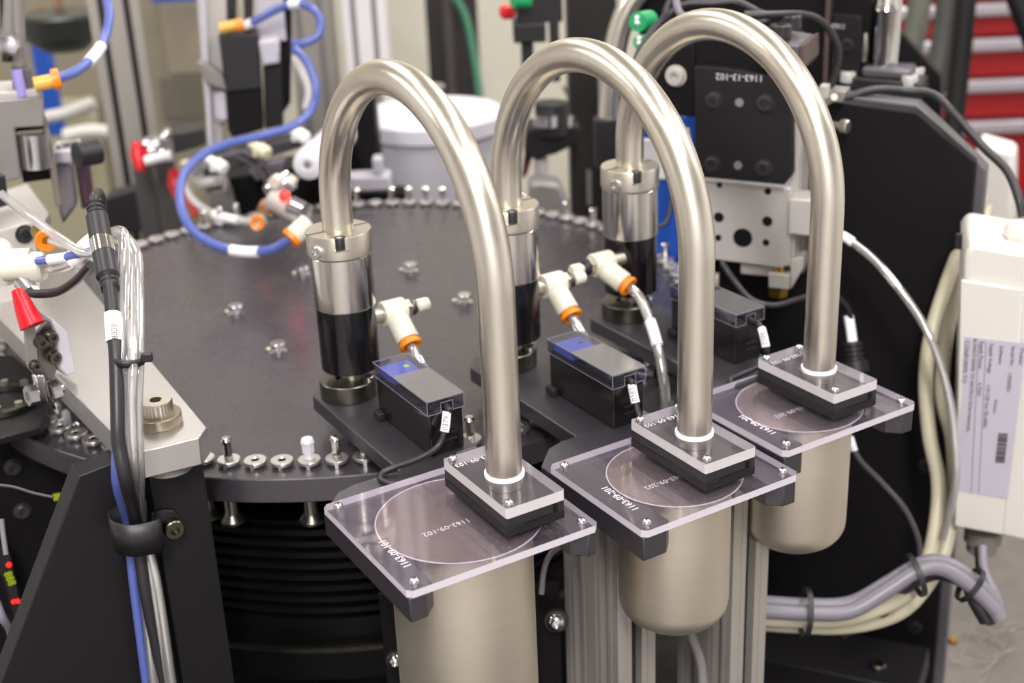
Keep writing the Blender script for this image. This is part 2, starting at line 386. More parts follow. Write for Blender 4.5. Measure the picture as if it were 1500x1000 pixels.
TX, TY, AX, AY, ZS, TRD = .0207, .0364, .0180, .2490, .1356, .0110
for k, s in enumerate(ST):
    L = Matrix.Translation((s['o'][0], s['o'][1], 0)) @ Matrix.Rotation(s['th'], 4, 'Z'); W1 = s['w1']
    x0, y0, pw, pd = s['pl']; x1, y1 = x0+pw, y0+pd; cx, cy = s['cc']; nb = s['body']+.0015
    # black bracket: arm with forked end
    br = thing('support_bracket', f'black anodised arm and forked bracket under the {W1} clear lid', 'bracket', L @ Vector((.02, .12, ARMLOW)), s['th'])
    n0, n1 = cx-nb, cx+nb; ya = .1226 if k == 0 else .1195
    arcp = [(cx+nb*math.cos(t), cy+nb*math.sin(t)) for t in [PI-i*PI/20 for i in range(21)]]
    c = .0085
    fork = [(x0+.001, y0+.002), (n0-c if n0-c > x0+.004 else n0-.002, y0+.002), (n0, y0+.002+c)] + arcp + [(n1, y0+.002+c), (n1+c, y0+.002), (x1-.001, y0+.002), (x1-.001, ya-.02), (x1-.02, ya), (x0+.032, ya), (x0+.019, ya-.0037), (x0+.001, ya-.022)]
    MB(L).prism(fork, ARMLOW, -.0058).build('fork_plate', anodp, br, .0008)
    a0x, a1x = s['arm']
    MB(L).prism([(a0x, ya-.001), (a1x, ya-.001), (a1x, .262), (a1x-.010, .276), (a0x+.012, .276), (a0x, .262)], -.0175, -.006).build('arm', anodp, br, .0008)
    # canister
    cu = thing('steel_canister', f'brushed steel cup hanging from the {W1} clear lid', 'canister', L @ Vector((cx, cy, s['bot'])), s['th'])
    rb, rr, zb = s['body'], s['rim'], s['bot']; q = .017
    pr = [(0, zb), (rb-q, zb)] + [(rb-q+q*math.sin(t), zb+q-q*math.cos(t)) for t in [i*PI/12 for i in range(1, 7)]]
    pr += [(rb, -.020), (rb, -.0062), (rb-.0012, -.0062)]
    MB(L).lathe([(rb-.0012, -.0062), (rb-.0012, zb+q), (rb-q, zb+.0015), (0, zb+.0015)], (cx, cy, 0), n=72).build('brightened_cup_inside', cupin, cu)
    MB(L).lathe(pr, (cx, cy, 0), n=72).build('cup_body', cupst, cu)
    MB(L).lathe([(rb-.0008, -.0063), (rr-.001, -.0063), (rr-.0006, -.0058), (rr-.001, -.0053), (rb-.0008, -.0053)], (cx, cy, 0), n=80, closed=True).build('cup_flange', steel, cu)
    # clear lid
    lid = thing('acrylic_cover_plate', f'clear acrylic plate numbered 1163-09-{s["num"]} on the {W1} steel cup', 'lid', L @ Vector((x0+pw/2, y0+pd/2, -.005)), s['th'])
    MB(L).lathe([(0, -.0052), (rr-.0006, -.0052), (rr-.0006, -.0049), (0, -.0049)], (cx, cy, 0), n=80).build('inner_disc', discm, lid)
    MB(L).prism(chamf(x0, y0, x1, y1, .003), -.0047, 0, side=1).build('lid_plate', [acry, edgew], lid)
    MB(L).lathe([(rr-.0005, -.0052), (rr+.0003, -.0052), (rr+.0003, -.00472), (rr-.0005, -.00472)], (cx, cy, 0), n=96, closed=True).build('disc_edge', engr, lid)
    for sx, sy in ((x0+.0075, y0+.0075), (x0+.0075, y1-.0075), (x1-.0075, y0+.0075), (x1-.0075, y1-.0075)):
        sc_ = button_screw(L, sx, sy, .0001, .0031, lid)
        MB(L).cyl((sx, sy, -.0062), (sx, sy, .0001), .0016, n=12).build('shank', steelbr, sc_)
    tm = L @ frame((x0+.012, y0+.040, .0002), (0, 1, 0), (-1, 0, 0)); text('1163-09-'+s['num'], .0068, tm, lid, mat=engr)
    tm = L @ frame((cx-.012, cy-.006, -.0044), (-1, 0, 0), (0, -1, 0)); text('1163-09-'+s['disc'], .0062, tm, lid, mat=engr)
    # small block holding the tube
    hb = thing('tube_holder', f'black and clear block numbered 1163-09-103 holding the {W1} bent tube', 'holder', L @ Vector((.02, .038, 0)), s['th'])
    MB(L).prism(chamf(0, 0, .0400, .0759, .0006), .0012, .0066).build('lower_block', anod, hb, .0003)
    MB(L).prism(chamf(0.0002, 0.0002, .0398, .0757, .0006), .0069, .0132).build('upper_block', blackp, hb, .0003)
    MB(L).prism(chamf(0, 0, .0400, .0759, .0010), .0133, .0200, side=1).build('top_plate', [acry, edgec], hb)
    MB(L).bb((.032, -.0004, .0075), (.0345, .0004, .0125)).bb((.012, -.0003, .0067), (.030, .0003, .0072)).build('slot', dark, hb)
    for sx, sy in ((.0045, .0045), (.0045, .0714), (.0355, .0714)):
        sc_ = button_screw(L, sx, sy, .0201, .0030, hb); MB(L).cyl((sx, sy, .0130), (sx, sy, .0201), .0016, n=12).build('shank', steelbr, sc_)
    MB(L).cyl((.004, .004, 0), (.004, .004, .0012), .0018, n=12).cyl((.036, .004, 0), (.036, .004, .0012), .0018, n=12).cyl((.004, .072, 0), (.004, .072, .0012), .0018, n=12).cyl((.036, .072, 0), (.036, .072, .0012), .0018, n=12).build('foot', white, hb)
    MB(L).lathe([(TRD+.0001, .0201), (TRD+.0012, .0201), (TRD+.0012, .0222), (TRD+.0001, .0226)], (TX, TY, 0), n=40, closed=True).build('seal_ring', labelw, hb)
    tm = L @ frame((.016, .0625, .0202), (-1, 0, 0), (0, -1, 0)); text('1163-09-103', .0058, tm, hb, mat=engr)
    # bent steel tube
    dy = AY-TY; rad = dy/2
    path = [(TX, TY, .0135)] + [(TX, TY, .0135+(ZS-.0135)*i/6) for i in range(1, 6)]
    for i in range(0, 49):
        t = PI*i/48; f = (1-math.cos(t))/2; path.append((TX+(AX-TX)*f, TY+dy*f, ZS+rad*math.sin(t)))
    path += [(AX, AY, ZS-.006), (AX, AY, .112)]
    MB(L).tube(path, TRD, 40).build('bent_tube', steel, None, label=f'{W1} of the three arched brushed steel tubes, from actuator to clear block', cat='tube')
    # actuator column
    ac = thing('actuator', f'silver and black cylindrical actuator under the rear leg of the {W1} arched tube', 'actuator', L @ Vector((AX, AY, -.006)), s['th'])
    A = L @ Matrix.Translation((AX, AY, 0))
    MB(A).lathe([(.0207, .0165), (.0212, .017), (.0212, .0640)], n=64).add([], []).build('black_body', gloss, ac)
    MB(A).lathe([(.0214, .0641), (.0219, .0648), (.0219, .1028), (.0214, .1034)], n=64).build('silver_sleeve', M('turned_bright_steel', '#dedad4', .19, 1, .06, 200, (1, 1, .02)), ac)
    MB(A).lathe([(TRD+.0002, .1040), (.0226, .1040), (.0230, .1044), (.0230, .1196), (.0226, .1202), (TRD+.0002, .1202)], n=72, closed=True).build('collar', nickel, ac, label='sand-coloured split clamp collar')
    MB(A).bb((-.0229, -.0004, .1045), (-.0112, .0004, .1204)).bb((.0112, -.0004, .1045), (.0222, .0004, .1204)).build('split', dark, ac)
    MB(A).lathe([(.0044, .1118), (.0044, .1200), (.0040, .1206), (.0022, .1206), (.0018, .118), (0, .118)], (-.0075, -.0185, 0), n=20).build('cap_screw', blackp, ac)
    MB(A).bb((-.0130, -.0234, .1115), (-.0020, -.0170, .1122)).build('screw_seat', nickel, ac)
    d_ = Vector((-.82, -.57, 0)); MB(A).lathe([(0, 0), (.0044, 0), (.0044, .0045), (.0039, .0052), (.0022, .0052), (.0018, .0030), (0, .0030)], Vector((0, 0, .1105))+d_*.0215+Vector((-.0020, .0034, 0)), d_, n=20).build('side_screw', steelbr, ac)
    MB(A).cyl((0, 0, .004), (0, 0, .0168), .0085, n=24).build('stem', nickel, ac)
    D = L @ Matrix.Translation((AX-.003, AY+.001, 0))
    MB(D).lathe([(0, -.0058), (.0204, -.0058), (.0208, -.0054), (.0208, .0066), (.0202, .0072), (.0090, .0072), (.0085, .005)], n=56).build('base_disc', gunm, ac)
    MB(D).lathe([(.0050, .0072), (.0050, .0095), (.0040, .0104), (0, .0106)], (.012, -.011, 0), n=18).build('disc_screw', steelbr, ac)
    # speed-control fitting
    sg = 1 if k < 2 else -1
    ft = thing('flow_control_fitting', f'white elbow air fitting with orange ring on the {W1} actuator', 'fitting', L @ Vector((AX+sg*.03, AY-.004, .035)), s['th'])
    FZ = .0490 if k < 2 else .0500; sh = 0; X = lambda v: AX+sg*(v-sh); fy = AY if k < 2 else AY-.012
    MB(L).cyl((X(.0195 if k < 2 else .0165), fy, FZ), (X(.030), fy, FZ), .0055, n=20).build('thread', nickel, ft)
    MB(L).lathe([(0, 0), (.0088, 0), (.0094, .001), (.0094, .0170), (.0088, .018), (0, .018)], (X(.028), fy, FZ), (sg, 0, 0), n=28).build('fitting_body', white, ft)
    MB(L).cyl((X(.046), fy, FZ), (X(.0500), fy, FZ), .0070, n=6).build('hex', nickel, ft)
    MB(L).lathe([(0, 0), (.0056, 0), (.0062, .001), (.0062, .0035), (.0056, .0045), (0, .0045)], (X(.0500), fy, FZ), (sg, 0, 0), n=20).build('lock_nut', gunm if k < 2 else blackp, ft)
    prk = [(0, 0), (.0045, 0), (.0050, .001), (.0050, .008), (.0042, .0095), (0, .0095)]
    MB(L).cyl((X(.0545), fy, FZ), (X(.057), fy, FZ), .003, n=12).lathe(prk, (X(.0565), fy, FZ), (sg, 0, 0), n=14).build('adjusting_knob', white, ft)
    b0 = Vector((X(.0375), fy-.002, FZ-.002)); bd = Vector((.02, -.78, -.62)).normalized() if k < 2 else Vector((.28, -.75, -.40)).normalized()
    MB(L).lathe([(0, 0), (.0080, 0), (.0087, .004), (.0087, .0215), (.0080, .0225), (0, .0225)], b0, bd, n=28).build('branch', white, ft)
    e = b0+bd*.0226
    MB(L).lathe([(.0042, -.001), (.0066, -.001), (.0066, .0020), (.0084, .0024), (.0087, .0032), (.0085, .0052), (.0074, .0057), (.0044, .0044)], e, bd, n=28, closed=True).build('release_ring', orange, ft, label='orange release ring')
    e2 = e+bd*.001
    if k < 2:
        pth = spl([e2, e2+bd*.012, e2+bd*.022+Vector((.003, 0, -.006)), e2+bd*.028+Vector((.006, .004, -.022)), e2+bd*.028+Vector((.007, .008, -.040))], 6)
    else:
        I = L.inverted()
        pth = spl([e2, e2+bd*.006] + [I @ atx(px, py, x) for px, py, x in ((937, 436, .2435), (952, 470, .2400), (963, 506, .2350), (970, 542, .2310), (975, 580, .2290), (975, 620, .2280))], 8)
    at_ = thing('air_tube', f'clear air tube leaving the orange ring of the {W1} actuator', 'tube', L @ pth[0], s['th'])
    MB(L).tube(pth, .0040, 18).build('tube_wall', tubec, at_)
    MB(L).tube(pth, .0025, 12).build('tube_bore', clear_mat('tube_core'+str(k), '#f4f2f0', .25, .12, '#ffffff', .1, .6), at_)
    if k == 2:
        j = len(pth)//2-2; MB(L).tube(pth[j-2:j+7], .0045, 20).build('marker_sleeve', labelw, at_)
    # fibre sensor amplifier
    sx, sy = s['sens']; SM = L @ Matrix.Translation((sx, sy, 0)); sw, sl = .0275, .0800
    if k == 2: sl = .078
    se = thing('sensor_amplifier', f'black sensor amplifier with clear cover beside the {W1} actuator', 'sensor', SM @ Vector((sw/2, sl/2, -.0058)), s['th'])
    MB(SM).bb((.001, .001, -.0058), (sw-.001, sl-.001, .026)).build('housing', gloss, se, .0012)
    MB(SM).bb((-.004, sl-.012, -.0058), (.001, sl-.002, .0)).build('mounting_tab', blackp, se, .0008)
    MB(SM).bb((.0025, .003, .0260), (sw-.0025, sl-.003, .0275)).build('control_panel', blackp, se)
    MB(SM).bb((.0013, sl-.030, .0276), (sw-.004, sl-.006, .0328)).build('display_label', blued, se, .0004, label='blue display label')
    MB(SM).cyl((.010, sl-.035, .0277), (.010, sl-.035, .0315), .0035, n=16).cyl((.006, sl-.042, .0277), (.006, sl-.042, .0305), .0022, n=12).build('dial', steelbr, se)
    MB(SM).bb((.016, sl-.018, .0329), (.0195, sl-.0145, .0333)).build('status_light', ledg if k == 0 else greend, se)
    # cover shell with notch at the cable end
    x_, y_, zt, t_ = sw, sl, .0346, .001
    mb = MB(SM)
    mb.bb((0, 0, zt-t_), (x_, y_-.030, zt), 1); mb.bb((0, y_-.030, zt-t_), (x_, y_, zt), 0)
    mb.bb((0, 0, .0245), (t_, y_, zt-t_)); mb.bb((x_-t_, 0, .0245), (x_, y_, zt-t_)); mb.bb((t_, y_-t_, .0245), (x_-t_, y_, zt-t_))
    mb.bb((t_, 0, .0245), (.010, t_, zt-t_)); mb.bb((.019, 0, .0245), (x_-t_, t_, zt-t_)); mb.bb((.010, 0, .0315), (.019, t_, zt-t_))
    mb.build('clear_cover', [cover, covert], se)
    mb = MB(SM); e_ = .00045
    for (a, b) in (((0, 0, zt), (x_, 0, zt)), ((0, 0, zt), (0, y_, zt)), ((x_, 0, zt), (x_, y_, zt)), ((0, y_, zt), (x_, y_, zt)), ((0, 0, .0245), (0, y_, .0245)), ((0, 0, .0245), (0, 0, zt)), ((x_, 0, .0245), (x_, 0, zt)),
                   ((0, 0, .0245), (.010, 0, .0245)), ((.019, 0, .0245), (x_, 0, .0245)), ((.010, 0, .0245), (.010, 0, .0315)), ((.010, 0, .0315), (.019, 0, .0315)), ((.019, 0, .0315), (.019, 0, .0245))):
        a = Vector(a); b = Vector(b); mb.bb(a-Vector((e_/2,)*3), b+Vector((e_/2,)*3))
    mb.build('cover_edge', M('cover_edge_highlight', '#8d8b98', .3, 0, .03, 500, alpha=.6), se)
    MB(SM).bb((.010, -.0006, .008), (.021, .001, .009)).bb((.010, -.0006, .003), (.021, .001, .004)).build('vent_rib', blackp, se)
    # its cable with marker sleeve
    c0 = SM @ Vector((.0145, .004, .029))
    if k == 0: cp = [c0, SM @ Vector((.0145, -.003, .026)), at(655, 600, .026), at(651, 632, .013), at(640, 655, .004), at(612, 672, .001), at(578, 684, -.001), at(560, 693, -.0035), at(560, 704, -.0045), at(585, 708, -.0045), at(640, 690, -.0035)]; cnum = '0379'
    elif k == 1: cp = [c0, SM @ Vector((.0145, -.003, .026)), at(925, 560, .026), at(931, 590, .014), at(938, 612, .005), at(952, 628, -.001), at(975, 618, -.0025), at(985, 590, -.004)]; cnum = '0383'
    else: cp = [c0, SM @ Vector((.0145, -.003, .026)), at(1114, 478, .027), at(1122, 508, .015), at(1122, 524, .006), at(1108, 538, .001), at(1084, 549, -.001), at(1070, 556, -.003), at(1082, 564, -.004), at(1130, 545, -.003)]; cnum = '0388'
    sp_ = spl(cp, 8)
    cb = thing('sensor_cable', f'black cable with white sleeve from the sensor by the {W1} actuator', 'cable', sp_[0])
    MB().tube(sp_, .0021, 14).build('cable_jacket', rubber, cb)
    j0, j1 = (17, 25) if k < 2 else (17, 25)
    sl_ = MB().tube(sp_[j0:j1], .0030, 18).build('marker_sleeve', labelw, cb)
    pm = sp_[(j0+j1)//2]; dr = (sp_[j1-1]-sp_[j0]).normalized(); tc_ = (C0-pm).normalized(); nn = (tc_-dr*tc_.dot(dr)).normalized()
    text(cnum, .0048, frame(pm+nn*.0031, -dr, nn.cross(-dr)), cb, 'printed_number', ink)

# thin grey cable running beside the farthest station
# ------------------------------------------------------------------ aluminium support posts under the brackets
def extrusion(name, label, cx, cy, wx, wy, z0, z1, group=None, rz=0, cell=.02, mt=None, md=None):
    t = thing(name, label, 'post', (cx, cy, z0), rz, group)
    def side(n, wid):
        pass
    pts = []
    nx = max(1, round(wx/cell)); ny = max(1, round(wy/cell))
    def edge(length, n, dep, slot):
        o = [(0, 0)]; c = length/n
        for i in range(n):
            m_ = c*(i+.5)
            o += [(m_-c*.30, 0), (m_-c*.30, -.0005), (m_-c*.26, -.0005), (m_-c*.26, 0), (m_-slot/2, 0), (m_-slot/2, -dep), (m_+slot/2, -dep), (m_+slot/2, 0), (m_+c*.26, 0), (m_+c*.26, -.0005), (m_+c*.30, -.0005), (m_+c*.30, 0)]
        return o
    sl, dp = cell*.27, cell*.24
    e1 = edge(wx, nx, dp, sl); e2 = edge(wy, ny, dp, sl)
    for (a, b) in e1: pts.append((-wx/2+a, -wy/2-b))
    for (a, b) in e2: pts.append((wx/2+b, -wy/2+a))
    for (a, b) in e1: pts.append((wx/2-a, wy/2+b))
    for (a, b) in e2: pts.append((-wx/2-b, wy/2-a))
    MB(WM[t]).prism(pts, 0, z1-z0).build('profile', mt or prof, t)
    mb = MB(WM[t])
    dd = dp-.0003
    mb.bb((-wx/2+dd, -wy/2+dd, .001), (wx/2-dd, wy/2-dd, z1-z0-.001)); mb.build('slot_core', md or profd, t)  # core darker than the profile: shade of the slots painted in
    return t
def ext_from_px(pl, pc, prt, d):   # corner pixel columns at one row, corner distance d
    c = atd(*pc, d); 
    rl = ray(*pl); rr = ray(*prt)
    # left face lies in plane x=c.x ; right face in plane y=c.y
    L_ = C0+rl*((c.x-C0.x)/rl.x); R_ = C0+rr*((c.y-C0.y)/rr.y)
    return c, abs(L_.y-c.y), abs(R_.x-c.x)
for (pl_, pc_, pr_, d, lb) in (((829, 930), (905, 930), (960, 930), .945, 'grooved aluminium extrusion post between the nearest and middle steel cups'), ((993, 960), (1070, 960), (1120, 960), 1.00, 'grooved aluminium extrusion post between the middle and farthest steel cups')):
    c, wy, wx = ext_from_px(pl_, pc_, pr_, d)
    extrusion('support_post', lb, c.x+wx/2, c.y+wy/2, wx, wy, DECK, -.0220, cell=wx if wx < .03 else wx)
# round head screws low down
for px, py, d, lb in ((815, 910, .95, 'round-headed bolt on the dark panel left of the first aluminium post'), (579, 967, .93, 'small bright screw head left of the nearest steel cup')):
    p = atd(px, py, d); t = thing('bolt', lb, 'bolt', p); a = Vector((-.5, -.82, .1)).normalized(); r = .0075 if px > 700 else .0055
    MB().lathe([(r*1.15, -.004), (r*1.15, 0), (r, .0002)], p, a, n=24).build('washer', blackp, t)
    MB().lathe([(r*.9, 0), (r*.85, .0022), (r*.6, .0042), (r*.4, .0048), (r*.36, .002), (0, .002)], p, a, n=24).build('bolt_head', steelbr, t)
mb = MB(); P1 = PL(atd(815, 900, .966), math.radians(-28)); mb.M = P1.M; P1.rect(mb, 560, 860, 822, 1010, 0, .01); mb.build('machine_side_sheet', dark, None, .001, label='dark panel behind the nearest steel cup', cat='panel')

# ------------------------------------------------------------------ helpers for things placed at a depth
def RP(v, yaw=0): return PL(atv(750, 300, v), RY+yaw)
def px3(pts, k=8): return spl([atd(*p) for p in pts], k)
def hose(name, label, cat, pts, r, mt, part='hose_wall', sleeves=(), n=12, k=8, group=None, core=None):
    P = px3(pts, k); t = thing(name, label, cat, P[0], group=group)
    MB().tube(P, r, n).build(part, mt, t)
    if core: MB().tube(P, r*.6, 10).build('bore', core, t)
    for a, b in sleeves:
        i0, i1 = int(a*(len(P)-1)), int(b*(len(P)-1))+1
        MB().tube(P[i0:i1+1], r*1.18, 16).build('marker_sleeve', labelw, t)
    return t
def screw_on(pl, px, py, off, r, parent, mt=blackp, h=.004, name='cap_screw', ax=None):
    p = pl.w(px, py, off); a = ax or (pl.M.to_3x3() @ Vector((0, -1, 0)))
    MB().lathe([(r*1.25, -.0002), (r*1.25, .0004), (r, .0005), (r, h*.9), (r*.92, h), (r*.5, h), (r*.45, h*.45), (0, h*.45)], p, a, n=22).build(name, mt, parent)

# ------------------------------------------------------------------ right: black side plates, pick-and-place head
YH = math.radians(-55)
S = PL(atd(1300, 500, 1.22), YH)
t = thing('side_plate', 'big black upright machine plate with a cut-off top corner, right of the farthest tube', 'panel', S.w(1300, 990, 0), YH)
mb = S.mb(); S.poly(mb, [(1052, 395), (1212, 148), (1343, 165), (1429, 240), (1365, 1012), (1052, 1012)], 0, .016); mb.build('plate', dark, t, .0012)
mb = S.mb(); S.poly(mb, [(1200, 136), (1343, 153), (1432, 236), (1445, 250), (1438, 330), (1380, 1010), (1200, 1010)], .0162, .022); mb.build('rear_rib', M('rib_grey', '#5c585f', .42), t, .0012)
mb = S.mb(); S.poly(mb, [(1280, 110), (1312, 40), (1378, 112), (1378, 200), (1280, 200)], .17, .012); mb.build('rear_gusset', dark, t, .001)
for px, py in ((1357, 681), (1340, 917)): screw_on(S, px, py, 0, .0062, t)
mb = S.mb(); S.poly(mb, [(1100, 962), (1345, 1012), (1345, 1040), (1100, 1040)], -.10, .07); mb.build('foot_bar', anod, None, .001, label='black bar at the foot of the big upright plate', cat='bar')
q = S.w(1286, 972, -.075); t2 = thing('socket_screw', 'socket head screw standing on the black foot bar', 'screw', q)
MB().lathe([(.011, -.012), (.011, -.009), (.0075, -.0085), (.0075, 0), (.0065, .001), (.003, .001), (.0028, -.004), (0, -.004)], q, (0, 0, 1), n=24).build('screw_head', gunm, t2)

H = PL(atd(1080, 200, 1.13), YH)
hd = thing('pick_and_place_unit', 'pick-and-place head with silver slide and black front plate numbered 1163-13-102', 'machine', H.w(1085, 400, .03), YH)
mb = H.mb(); H.poly(mb, [(1017, 97), (1060, 100), (1160, 116), (1160, 256), (1149, 271), (1018, 259)], 0, .012); mb.build('front_plate', anod, hd, .0008)
mb = H.mb(); H.poly(mb, [(1008, 262), (1158, 276), (1158, 388), (1142, 392), (1030, 378), (1008, 376)], .0125, .03); mb.build('slide_body', greyl, hd, .0008)
mb = H.mb(); H.rect(mb, 1157, 150, 1168, 392, .018, .02); mb.build('slide_flange', greyl, hd, .0006)
mb = H.mb(); H.rect(mb, 1169, 130, 1183, 400, .035, .02); mb.build('slide_rail', grey, hd, .0006)
mb = H.mb(); H.rect(mb, 1155, 293, 1200, 345, .004, .03); mb.build('side_block', greyl, hd, .0012)
mb = H.mb(); H.poly(mb, [(1085, 385), (1142, 392), (1142, 406), (1085, 401)], .020, .02); mb.build('lower_block', greyl, hd, .0006)
mb = H.mb(); H.poly(mb, [(1126, 400), (1156, 403), (1156, 424), (1126, 421)], .010, .016); mb.build('stop_block', greyl, hd, .0006)
mb = H.mb(); H.poly(mb, [(1158, 380), (1176, 376), (1176, 392), (1158, 424)], .012, .020); mb.build('stop_arm', greyl, hd, .0006)
mb = MB(); c = H.w(1140, 420, .018); mb.lathe([(.0085, 0), (.0085, -.008), (0, -.008)], c, n=6); mb.lathe([(.005, .0), (.005, .02), (0, .02)], H.w(1143, 402, .018), n=12); mb.build('stop_nut', brass, hd)
for px, py in ((1046, 147), (1121, 151), (1044, 240), (1119, 246)): screw_on(H, px, py, 0, .0062, hd, M('dark_screw', '#3c393b', .3, .5), .004)
nrm = H.M.to_3x3() @ Vector((0, -1, 0))
for px, py in ((1083, 150), (1081, 242)): MB().lathe([(.0036, .0), (.0036, .0004), (0, .0004)], H.w(px, py, 0), nrm, n=18).build('tapped_hole', grey, hd)
for px, py, r in ((1053, 318, .0045), (1124, 324, .0045), (1088, 348, .0085), (1052, 348, .003), (1122, 355, .003), (1125, 280, .003), (1054, 271, .0025)):
    MB().lathe([(r, 0), (r, .0003), (0, .0003)], H.w(px, py, .0125), nrm, n=24).build('bored_hole', dark, hd)
a_, b_ = H.q(1091, 113, 0), H.q(1090, 90, 0)
tm = H.M @ Matrix.Translation((H.q(1083, 113, 0).x, -.0003, H.q(1083, 113, 0).z)) @ Matrix.Rotation(PI/2, 4, 'X') @ Matrix.Rotation(PI, 4, 'Z')
text('1163-13-102', .0078, tm, hd, mat=engr)
mb = H.mb(); H.poly(mb, [(940, 60), (1017, 66), (1017, 172), (960, 166), (940, 163)], .010, .03); mb.build('rear_plate', dark, hd, .001)
screw_on(H, 990, 111, .010, .0075, hd, greyl, .006, 'knob_screw')
mb = H.mb(); H.poly(mb, [(968, 45), (1160, 62), (1160, 120), (968, 96)], .013, .05); mb.build('upper_block', dark, hd, .001)
# motor block with two big screws on top
mb = H.mb(); H.poly(mb, [(1120, 62), (1170, 68), (1170, 106), (1120, 100)], -.012, .055); mb.build('clamp_block', M('clamp_grey', '#57535a', .4, .2), hd, .0008)
for px, py in ((1143, 52), (1158, 38)):
    p = H.w(px, py, .005 if px < 1150 else .03); MB().lathe([(.009, -.002), (.009, .008), (.0082, .0090), (.0045, .0090), (.004, .004), (0, .004)], p, n=24).build('top_screw', M('dark_screw', '#3c393b', .3, .5), hd)
mb = H.mb(); H.poly(mb, [(1171, 68), (1178, 66), (1178, 98), (1171, 108)], -.012, .055); mb.build('clamp_face', M('reddish_grey_face', '#5d4a48', .45, .3), hd, .0004)
# tall black back panel with its pinkish edge
V = PL(atd(1150, 60, 1.30), YH)
t = thing('back_panel', 'tall black panel with a pale edge strip behind the pick-and-place head', 'panel', V.w(1150, 400, 0), YH)
mb = V.mb(); V.poly(mb, [(935, -30), (1278, -30), (1270, 130), (1210, 400), (1010, 400), (1005, 165), (938, 160)], 0, .02); mb.build('panel', dark, t)
mb = V.mb(); V.poly(mb, [(1211, -30), (1218, -30), (1211, 130), (1205, 130)], -.012, .012); mb.build('edge_strip', M('pinkish_strip', '#6a5956', .4, .5), t)
mb = V.mb(); V.poly(mb, [(1220, 20), (1262, 24), (1258, 125), (1216, 120)], -.010, .009); mb.build('number_plate', anod, t, .0006)
screw_on(V, 1241, 66, -.010, .0055, t); screw_on(V, 1226, 88, -.010, .0025, t, grey)
tm = V.M @ Matrix.Translation((V.q(1228, 38, -.010).x, -.0103, V.q(1228, 38, -.010).z)) @ Matrix.Rotation(PI/2, 4, 'X') @ Matrix.Rotation(PI, 4, 'Z')
text('1163', .0065, tm, t, mat=engr)
# blue valve behind the middle tube
B = PL(atd(975, 300, 1.30), YH)
t = thing('blue_unit', 'blue boxed device between the middle arched tube and the farthest actuator', 'device', B.w(975, 430, 0), YH)
mb = B.mb(); B.rect(mb, 940, 168, 1003, 384, 0, .05); mb.build('blue_case', blue, t, .002)
mb = B.mb(); B.rect(mb, 940, 205, 975, 262, -.004, .006); mb.build('white_patch', labelw, t, .001)
mb = B.mb(); B.poly(mb, [(935, 385), (1003, 388), (1003, 430), (975, 455), (950, 455), (935, 420)], -.01, .05); mb.build('cast_foot', lilac, t, .003)
MB().cyl(B.w(1000, 190, -.01), B.w(1006, 225, -.01), .006, n=16).build('sleeve', white, t)
hose('thin_cable', 'thin black cable looping in front of the blue device', 'cable', [(985, 225, 1.2), (984, 290, 1.2), (976, 325, 1.2), (962, 332, 1.2), (950, 330, 1.21)], .002, rubber, 'cable_jacket')
# chrome shaft in a flange block
G = PL(atd(1295, 110, 1.27), YH)
t = thing('shaft_support', 'grey flanged shaft block with four bolts and bright steel shafts on the black plate', 'shaft block', G.w(1295, 140, 0), YH)
mb = G.mb(); G.poly(mb, [(1238, 112), (1352, 122), (1352, 146), (1238, 138)], -.01, .045); mb.build('base_block', blackp, t, .002)
mb = G.mb(); G.poly(mb, [(1262, 98), (1335, 103), (1335, 118), (1262, 114)], -.006, .036); mb.build('flange', M('flange_grey', '#605d62', .4, .3), t, .003)
p0 = G.w(1292, 102, .012); p1 = p0+Vector((0, 0, .12))
MB().lathe([(0, 0), (.0165, 0), (.0165, .002), (.0120, .003), (.0120, .055), (.0132, .057), (.0120, .060), (.0110, .064), (.0110, .13), (0, .13)], p0, n=32).build('shaft', mirror, t)
MB().lathe([(0, 0), (.0055, 0), (.0055, .13), (0, .13)], G.w(1306, 103, .012), n=24).build('shaft', mirror, t)
for px, py, o in ((1243, 104, -.004), (1256, 93, .03), (1333, 110, -.004), (1343, 98, .03)):
    MB().lathe([(.0075, -.010), (.0075, -.001), (.0068, 0), (.0035, 0), (.0032, -.004), (0, -.004)], G.w(px, py, o), n=20).build('bolt', greyl, t)
MB().lathe([(0, 0), (.0025, 0), (.0028, .008), (.0036, .01), (.0022, .026), (0, .028)], G.w(1265, 90, .0), n=10).build('set_pin', nickel, t)
t = thing('grease_fitting', 'small steel thumb screw poking out beside the farthest tube', 'screw', S.w(1225, 183, -.02))
d_ = (S.M.to_3x3() @ Vector((1, -.3, 0))).normalized(); MB().cyl(S.w(1216, 182, -.02), S.w(1216, 182, -.02)+d_*.010, .003, n=12).build('stud', nickel, t)
MB().lathe([(.005, 0), (.006, .001), (.006, .006), (.005, .007), (0, .007)], S.w(1216, 182, -.02)+d_*.010, d_, n=18).build('knob', nickel, t)
t = thing('white_clip', 'small pale clip and plug on top of the black plate by the farthest tube', 'clip', S.w(1212, 145, -.03))
mb = S.mb(); S.rect(mb, 1199, 126, 1212, 146, -.03, .012); mb.build('plug_body', greyl, t, .001)
mb = S.mb(); S.poly(mb, [(1214, 132), (1240, 134), (1234, 150), (1216, 150)], -.02, .02); mb.build('clip_plate', grey, t, .001)
MB().cyl(S.w(1210, 150, -.03), S.w(1222, 142, -.05), .003, n=10).build('pin', white, t)
